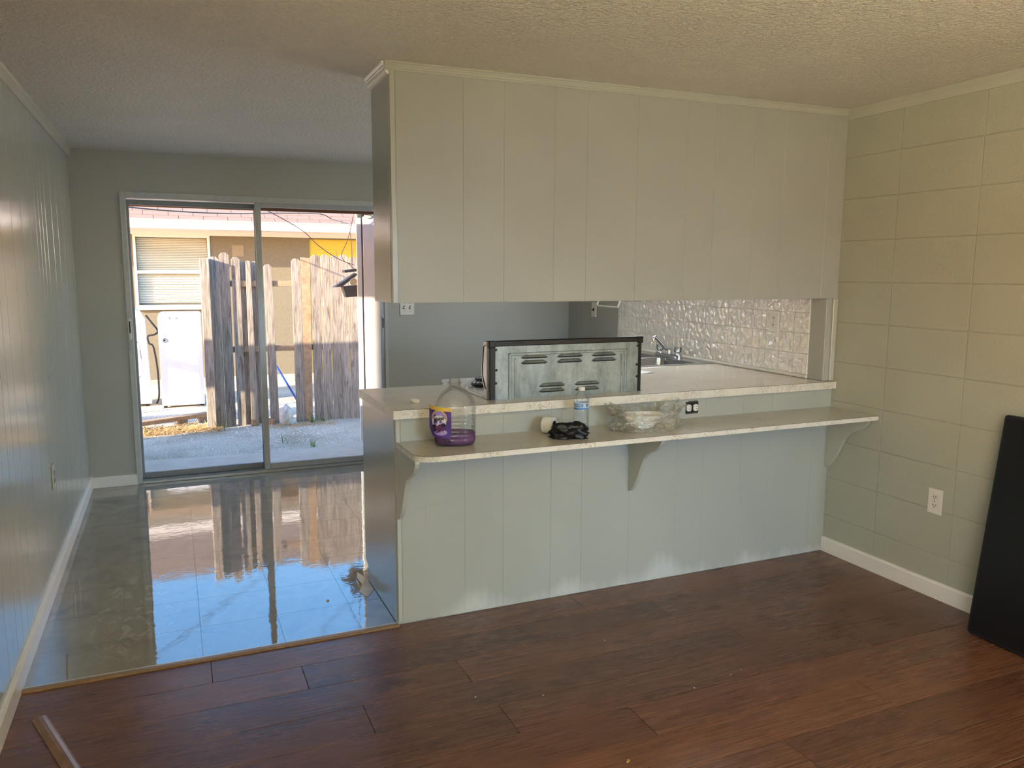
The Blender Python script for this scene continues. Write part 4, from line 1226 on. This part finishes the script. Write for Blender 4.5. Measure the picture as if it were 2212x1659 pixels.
for x, y, n_, L, lbl in ((-2.74, 4.86, 7, 0.19, 'upright green grass tuft at the foot of the fence beside its left post'), (-2.06, 3.80, 9, 0.09, 'green weed growing at the edge of the concrete patio'),
                         (-1.87, 4.95, 10, 0.12, 'thin grass tuft against the right fence boards'), (-2.24, 4.05, 6, 0.09, 'sparse weed stalks in the gravel below the white sack'), (-1.74, 4.97, 8, 0.10, 'small grass tuft at the fence next to the white shed wall')):
    blades('grass_tuft', lbl, 'grass', 'grass_green', n_, lambda x=x, y=y: (x+rg_.uniform(-0.03, 0.03), y+rg_.uniform(-0.02, 0.02), -0.053), L*0.7, L*1.2, 0.004, 1.25)

# ------------------------------------------------------------------ fence
fe = thing('picket_fence', 'weathered dog-eared wooden fence with a gap, standing in the yard', 'fence', (-2.1, 5.05, -0.055))
def picket(x0, x1, zt, y, th=0.017, mat='weathered_wood', lean_=0.0, ear=True, zb=-0.075, bx=None):
    w = x1-x0
    e = min(0.024, w*0.28)
    h = zt - zb
    if bx is None: bx = (x0, x1)
    cx = (x0+x1)/2
    top = [(x1-cx, h-e*1.1), (x1-cx-e, h), (x0-cx+e, h), (x0-cx, h-e*1.1)] if ear else [(x1-cx, h-0.006), (x0-cx, h)]
    poly = [(bx[0]-cx, 0), (bx[1]-cx, 0.0)] + top
    m = MB().prism(poly, 'y', y-th/2, y+th/2)
    return m.build('picket', mat, fe, (cx+2.1, -5.05, zb+0.055), bevel=0.002)
MB().box(-0.041, 0.041, -0.040, 0.040, 0, 1.70).build('fence_post', 'weathered_wood', fe, (-2.815+2.1, 4.985-5.05, -0.06), bevel=0.004)
for a, b, zt, yy_, lo_ in ((-2.771, -2.682, 1.600, 5.038, None), (-2.680, -2.590, 1.640, 5.038, None), (-2.572, -2.494, 1.600, 5.038, None), (-2.500, -2.436, 1.562, 5.098, None),
                           (-2.440, -2.396, 1.566, 5.038, (-2.445, -2.378)), (-2.395, -2.316, 1.560, 5.098, (-2.39, -2.27)), (-2.275, -2.200, 1.533, 5.038, (-2.262, -2.176))):
    picket(a, b, zt, yy_, bx=lo_)
for k, (a, b, zt) in enumerate(((-2.010, -1.921, 1.592), (-1.919, -1.826, 1.603), (-1.824, -1.731, 1.628), (-1.727, -1.636, 1.632), (-1.632, -1.543, 1.625), (-1.542, -1.451, 1.634), (-1.447, -1.358, 1.612), (-1.354, -1.262, 1.62), (-1.258, -1.168, 1.61))):
    picket(a, b, zt, 5.038, mat='fresh_wood' if k == 1 else 'weathered_wood', ear=(k != 1), bx=(a-0.002, b-0.02) if k == 1 else None)
for z in (1.345, 0.705):
    MB().box(-2.83, -1.15, 5.049, 5.086, z-0.028, z+0.028).build('fence_rail', 'fresh_wood', fe, (2.1, -5.05, 0.055), bevel=0.002)
MB().box(-0.04, 0.04, 0.0, 0.07, 0, 1.5).build('fence_post', 'weathered_wood', fe, (-1.5+2.1, 0.038, -0.06), bevel=0.004)

bl = thing('low_sleeper', 'low wooden board on short stubs lying in sunlit straw left of the fence', 'board', (-3.15, 5.26, -0.053), math.atan2(0.30, 0.58))
MB().box(-0.52, 0.36, -0.045, 0.045, 0.055, 0.095).build('plank', 'fresh_wood', bl, bevel=0.004)
for x in (-0.40, 0.08, 0.30): MB().box(x-0.04, x+0.04, -0.04, 0.04, 0.0, 0.055).build('stub', 'weathered_wood', bl, bevel=0.003)
bpz = tag(MB().tube([(-2.148, 5.62, 0.515), (-1.93, 5.58, 0.10), (-1.85, 5.565, -0.05)], 0.011, 8).build('blue_pole', 'pole_blue'),
          'blue pole leaning behind the gap in the fence', 'pole')
sk_ = crumple('plastic_sack', 'plastic_sack', None, 0.062, 0.055, 0.105, 8, 0.35, 1.6, 4, 0.12, (-2.125, 4.93, -0.053))
tag(sk_, 'whitish bundled plastic sack at the foot of the fence gap', 'sack')
for px_, py_, rz_, lbl in ((-2.42, 4.99, 0.4, 'broken brick lying left of the white sack under the fence'), (-2.27, 5.0, -0.5, 'brick fragment leaning right beside the white sack')):
    b_ = MB().box(-0.035, 0.035, -0.02, 0.02, 0, 0.06).build('brick_piece', 'fresh_wood', None, (px_, py_, -0.052), (0, 0.15, rz_), bevel=0.004)
    tag(b_, lbl, 'brick')

# discarded white appliances
ap = thing('white_appliance', 'discarded white appliance with rounded top corner and round lock against the neighbouring house', 'appliance', (-3.045, 6.42, -0.05))
outl = [(-0.222, 0.0), (0.222, 0.0), (0.222, 1.035)]
for k in range(7):
    a = math.pi/2 + (math.pi/2)*k/6
    outl.append((-0.222+0.06 + 0.06*math.cos(a), 0.975 + 0.06*math.sin(a)))
MB().prism(outl, 'y', 0.0, 0.42).build('cabinet', 'appliance_white', ap, (0, 0, 0.02), bevel=0.006, seg=2)
lk = MB().tube([(0.022*math.cos(2*math.pi*k/24), -0.004, 0.022*math.sin(2*math.pi*k/24)) for k in range(25)], 0.004, 6).build('lock_ring', 'lamp_grey', ap, (-0.160, 0, 0.755))
MB().lathe([(0.0001, 0.004), (0.010, 0.004), (0.012, 0)], 14).build('lock', 'chrome', lk, (0, 0, 0), (math.pi/2, 0, 0))
for x in (-0.105, -0.035):
    MB().tube([(x-0.012, -0.003, 1.015), (x, -0.006, 1.008), (x+0.008, -0.003, 0.995), (x-0.006, -0.003, 0.990)], 0.003, 6).build('clip', 'lamp_grey', ap)
for x in (-0.19, 0.19): MB().box(x-0.02, x+0.02, 0.03, 0.07, 0, 0.021).build('foot', 'plastic_black', ap)
ap2 = thing('tilted_appliance', 'white appliance tilted at the far left, half hidden behind the door frame', 'appliance', (-3.56, 6.60, -0.02), 0)
o = MB().prism([(-0.22, 0.0), (0.185, 0.0), (0.155, 0.93), (0.10, 1.04), (0.04, 1.07), (-0.22, 1.08)], 'y', 0.0, 0.40).build('cabinet', 'appliance_white', ap2, bevel=0.006, seg=2)
MB().tube(curve([(0.03, -0.004, 0.72), (0.075, -0.006, 0.70), (0.095, -0.006, 0.62), (0.11, -0.006, 0.40), (0.10, -0.006, 0.33), (0.05, -0.004, 0.30)]), 0.004, 6).build('hose', 'lamp_grey', ap2)
for x in (-0.15, 0.14): MB().box(x-0.02, x+0.02, 0.03, 0.07, -0.034, 0.0).build('foot', 'plastic_black', ap2)
cb_ = thing('loose_cable', 'dark loose cable looping between the two white appliances', 'cable', (-3.33, 6.75, -0.05))
MB().tube(curve([(-0.06, 0, 1.02), (0.0, 0, 0.93), (0.055, 0, 0.84), (0.02, -0.01, 0.80), (-0.05, -0.01, 0.78), (-0.04, -0.02, 0.70), (0.0, -0.02, 0.66), (0.03, -0.02, 0.40), (0.03, -0.01, 0.10), (0.0, 0, 0.006)]), 0.010, 8).build('cable', 'wire_dark', cb_)

# ------------------------------------------------------------------ neighbouring house
NY, NE = 9.0, 8.42
nh = thing('neighbour_house', 'tan stucco house across the yard with shingle roof and white fascia', 'house', (0, 0, 0))
nw = MB()
nw.box(-9.0, -3.56, NY, NY+3, -0.10, 2.04); nw.box(-2.575, -1.198, NY, NY+3, -0.10, 2.04); nw.box(-0.30, 6.0, NY, NY+3, -0.10, 2.04)
nw.box(-3.56, -2.575, NY, NY+3, -0.10, 0.955); nw.box(-3.56, -2.575, NY, NY+3, 1.965, 2.04); nw.box(-1.198, -0.30, NY, NY+3, 1.95, 2.04)
nw.box(-3.56, -2.575, NY+0.25, NY+3, 0.955, 1.965); nw.box(-1.198, -0.30, NY+0.2, NY+3, -0.10, 1.95)
nw.build('wall', 'stucco_tan', nh)
wf = link_obj('window', None, None, nh)
for q in ((-3.56, -3.525, 0.955, 1.965), (-2.61, -2.575, 0.955, 1.965), (-3.525, -2.61, 0.955, 0.995), (-3.525, -2.61, 1.930, 1.965), (-3.525, -2.61, 1.432, 1.470)):
    box('window_frame', 'frame_white', q[0], q[1], NY-0.015, NY+0.04, q[2], q[3], wf, 0.003)
box('pane', 'window_glass', -3.525, -2.61, NY+0.010, NY+0.013, 0.995, 1.930, wf)
box('window_sill', 'frame_white', -3.58, -2.555, NY-0.05, NY, 0.930, 0.955, wf, 0.004)
zz = 1.035
while zz < 1.925:
    MB().box(-0.452, 0.452, -0.011, 0.011, -0.0006, 0.0006).build('blind_slat', 'blind_white', wf, (-3.0675, NY+0.055, zz), (0.95, 0, 0))
    zz += 0.0235
box('blind_backing', 'blind_back', -3.525, -2.61, NY+0.085, NY+0.095, 0.99, 1.935, wf)
nd = link_obj('door', None, None, nh)
box('door_slab', 'door_yellow', -1.196, -0.302, NY+0.02, NY+0.06, -0.05, 1.948, nd, 0.003)
for (a, b) in ((-1.085, -0.80), (-0.70, -0.41)):
    for (c, e) in ((1.52, 1.80), (0.92, 1.44), (0.10, 0.84)):
        box('door_panel', 'door_yellow', a, b, NY+0.008, NY+0.022, c, e, nd, 0.006)
        box('panel_field', 'door_yellow', a+0.05, b-0.05, NY+0.001, NY+0.009, c+0.05, e-0.05, nd, 0.004)
box('plaster_patch', 'plaster_pale', -2.28, -2.12, NY-0.004, NY, 1.68, 1.84, nh)
NZE = 2.045
box('soffit', 'fascia_white', -9.0, 6.0, NE+0.03, NY+0.05, NZE-0.012, NZE+0.004, nh)
box('frieze', 'fascia_white', -9.0, 6.0, NY-0.022, NY-0.001, 1.965, NZE-0.012, nh)
box('fascia', 'fascia_white', -9.0, 6.0, NE, NE+0.03, NZE-0.02, NZE+0.085, nh, 0.002)
box('drip_edge', 'frame_white', -9.0, 6.0, NE-0.022, NE+0.02, NZE+0.085, NZE+0.098, nh)
PT = 0.52
pitch = math.atan(PT)
MB().prism([(NE, NZE+0.086), (NE+4.2, NZE+0.086+4.2*PT), (NE+8.4, NZE+0.086), (NE+8.4, NZE-0.01), (NE+4.2, NZE-0.01+4.2*PT), (NE+0.031, NZE+0.005)], 'x', -9.2, 6.2).build('roof', 'shingle_gap', nh)
shm = MB().add([(-0.1515, 0, 0.006), (0.1515, 0, 0.006), (0.1515, 0.15, 0.001), (-0.1515, 0.15, 0.001), (-0.1515, 0, -0.001), (0.1515, 0, -0.001)],
               [(0, 1, 2, 3), (4, 5, 1, 0), (0, 3, 4), (1, 5, 2)]).mesh('shingle')
for row in range(9):
    s = 0.002 + 0.133*row
    yy_ = NE - 0.012 + s*math.cos(pitch); zz = NZE + 0.090 + s*math.sin(pitch)
    for k in range(13):
        x = -4.05 + 0.3085*k + (0.154 if row % 2 else 0) + (row % 3)*0.03
        link_obj('shingle', shm, 'shingle_tan', nh, (x, yy_, zz), (pitch, 0, 0))
shs = MB()
for side in (0, 1):
    for row in range(35):
        s = 0.002 + 0.133*row
        yy_ = NE - 0.012 + s*math.cos(pitch); zz = NZE + 0.0905 + s*math.sin(pitch)
        ks = range(-17, 0) if side == 0 else range(13, 32)
        if row >= 9: ks = range(-17, 32)
        if row >= 9 and side: break
        for k in ks:
            x = -4.05 + 0.3085*k + (0.154 if row % 2 else 0) + (row % 3)*0.03
            c_, s_ = math.cos(pitch), math.sin(pitch)
            v4 = [(-0.1515, 0, 0.006), (0.1515, 0, 0.006), (0.1515, 0.15, 0.001), (-0.1515, 0.15, 0.001), (-0.1515, 0, -0.001), (0.1515, 0, -0.001)]
            shs.add([(x+a, yy_ + b*c_ - c*s_, zz + b*s_ + c*c_) for a, b, c in v4], [(0, 1, 2, 3), (4, 5, 1, 0)])
o = shs.build('shingle_field', 'shingle_tan', nh); o['kind'] = 'stuff'

# ------------------------------------------------------------------ white shed wall, lamp, wires
sw = thing('white_shed_wall', 'white painted shed wall standing outside right behind the glass door', 'wall', (-1.622, 3.82, -0.032))
box('wall_panel', 'shed_white', 0.012, 0.95, 0.016, 0.07, 0.04, 2.18, sw)
MB().box(0.0, 0.042, 0.0, 0.02, 0.05, 2.18).build('corner_board', 'fascia_white', sw, bevel=0.003)
MB().box(0.046, 0.052, 0.004, 0.016, 0.05, 2.18).build('board_joint', 'wire_mauve', sw)
MB().box(0.056, 0.90, 0.0, 0.016, 0.20, 2.18).build('face_board', 'shed_white', sw, bevel=0.003)
MB().box(0.062, 0.09, 0.003, 0.014, 0.0, 0.20).build('foot_gap', 'slot_dark', sw)  # dark strip filling the gap at the foot of the wall
MB().box(0.0, 0.042, 0.0, 0.02, 0.0, 0.05).build('corner_foot', 'fascia_white', sw)

lm = thing('broken_wall_lamp', 'broken outdoor lamp socket at the top of the white shed wall', 'lamp', (-1.565, 3.82, 1.955))
MB().lathe([(0.0001, 0.008), (0.036, 0.008), (0.042, 0.0)], 24).build('back_plate', 'lamp_cream', lm, (0.052, -0.001, 0.005), (math.pi/2, 0, 0))
MB().tube([(0.05, -0.004, 0.0), (0.03, -0.05, -0.004), (-0.02, -0.07, -0.002), (-0.05, -0.08, -0.01)], 0.008, 8).build('arm', 'copper', lm)
MB().tube([(0.05, -0.004, 0.01), (0.045, -0.03, 0.035), (0.03, -0.05, 0.03), (0.025, -0.06, 0.0)], 0.005, 8).build('bracket_loop', 'copper', lm)
MB().tube([(-0.015, -0.07, 0.0), (-0.045, -0.08, -0.008)], [0.026, 0.030], 14).build('socket', 'lamp_grey', lm)
MB().tube([(-0.045, -0.08, -0.008), (-0.075, -0.088, -0.018)], [0.031, 0.022], 14).build('socket_insert', 'lamp_cream', lm)
MB().tube(curve([(-0.06, -0.085, 0.0), (-0.085, -0.08, 0.03), (-0.10, -0.05, -0.06), (-0.135, -0.01, -0.22), (-0.185, 0.01, -0.34), (-0.165, 0.02, -0.40), (-0.13, 0.02, -0.42), (-0.075, 0.03, -0.47)]), 0.0028, 6).build('lamp_wire', 'wire_mauve', lm)

hb = thing('dangling_light_box', 'grey broken light fixture box dangling on wires before the fence', 'lamp', (-1.70, 3.90, 1.25))
MB().loft([[(-0.016, -0.05, -0.01), (0.11, -0.05, 0.0), (0.11, 0.05, 0.0), (-0.016, 0.05, -0.01)], [(-0.045, -0.055, 0.085), (0.11, -0.055, 0.10), (0.11, 0.055, 0.10), (-0.045, 0.055, 0.085)]], smooth=False).build('box', 'lamp_grey', hb, bevel=0.002)
MB().loft([[(-0.12, -0.06, 0.078), (-0.05, -0.06, 0.085), (-0.05, 0.05, 0.085), (-0.12, 0.05, 0.078)], [(0.07, -0.065, 0.20), (0.09, -0.065, 0.19), (0.09, 0.055, 0.19), (0.07, 0.055, 0.20)]], smooth=False).build('lid', 'lamp_grey', hb)
MB().box(0.0, 0.11, -0.05, 0.05, 0.205, 0.228).build('top_flap', 'lamp_grey', hb, (0, 0, 0), (0, -0.12, 0), bevel=0.002)
MB().lathe([(0.0001, 0.003), (0.030, 0.003), (0.033, 0)], 18).build('reflector', 'lamp_cream', hb, (0.045, -0.067, 0.125), (math.pi/2 + 0.2, 0, 0))
for k, (x, dz) in enumerate(((-0.09, 0.05), (-0.06, 0.04))):
    MB().tube([(x, -0.05, 0.09), (x-0.012, -0.05, 0.09+dz)], 0.002, 5).build('wire_end', 'copper', hb)
MB().tube(curve([(0.05, 0.0, 0.225), (0.052, 0.0, 0.42), (0.040, 0.0, 0.60), (0.05, -0.02, 0.70)]), 0.003, 6).build('hanging_wire', 'wire_mauve', hb)
wi = tag(MB().tube(curve([(-2.46, 3.48, 1.958), (-2.36, 3.55, 1.925), (-2.10, 3.70, 1.80), (-1.95, 3.80, 1.68), (-1.78, 3.86, 1.575), (-1.63, 3.90, 1.52)]), 0.0032, 6).build('slack_wire', 'wire_mauve'),
         'thin slack wire slanting from the eave down to the white shed wall', 'wire')
wi2 = tag(MB().tube(curve([(-3.9, 3.528, 2.00), (-3.45, 4.28, 1.985), (-2.9, 5.2, 2.02), (-2.4, 6.05, 2.08), (-1.9, 6.9, 2.16), (-1.2, 8.05, 2.25), (-0.95, 8.55, 2.225)]), 0.006, 6).build('service_cable', 'wire_dark'),
          'grey cable sagging across in front of the shingle roof', 'cable')

# ------------------------------------------------------------------ own eave and roof, unseen board screen added left to shade the yard
ev = struct('roof', MB().prism([(3.52, 2.075), (-1.3, 3.45), (-6.2, 2.075), (-6.2, 2.11), (-1.3, 3.53), (3.52, 2.13)], 'x', -4.25, 0.6), 'roof_brown')
box('soffit', 'soffit_white', -4.25, 0.6, YB+0.15, 3.50, 1.955, 1.975, ev)
box('fascia', 'fascia_brown', -4.25, 0.6, 3.50, 3.525, 1.932, 2.12, ev, 0.002)
box('soffit', 'soffit_white', -4.25, 0.6, -6.18, YR-0.2, 2.060, 2.080, ev)
sc_ = struct('shade_screen', MB().box(-10.5, -5.35, 3.99, 4.01, -0.06, 0.59).box(-5.35, -3.80, 3.99, 4.01, -0.06, 1.18), 'weathered_wood')  # added out of view so its shadow falls on fence and gravel
box('shade_board', 'weathered_wood', -10.5, -3.80, 3.985, 4.015, 1.18, 1.62, sc_)
box('shade_board', 'weathered_wood', -4.01, -3.99, YB-0.10, 3.985, -0.06, 1.0, sc_)
box('shade_rail', 'weathered_wood', -4.62, -4.58, 5.2, 6.5, 0.84, 0.93, sc_)
for y in (5.30, 5.80, 5.945, 6.40): box('shade_post', 'weathered_wood', -4.62, -4.58, y-0.018, y+0.018, -0.06, 1.04 if y > 5.9 else 1.10, sc_)
for x in (-10.4, -7.9, -3.86): box('shade_post', 'weathered_wood', x-0.04, x+0.04, 4.015, 4.09, -0.06, 1.66, sc_)
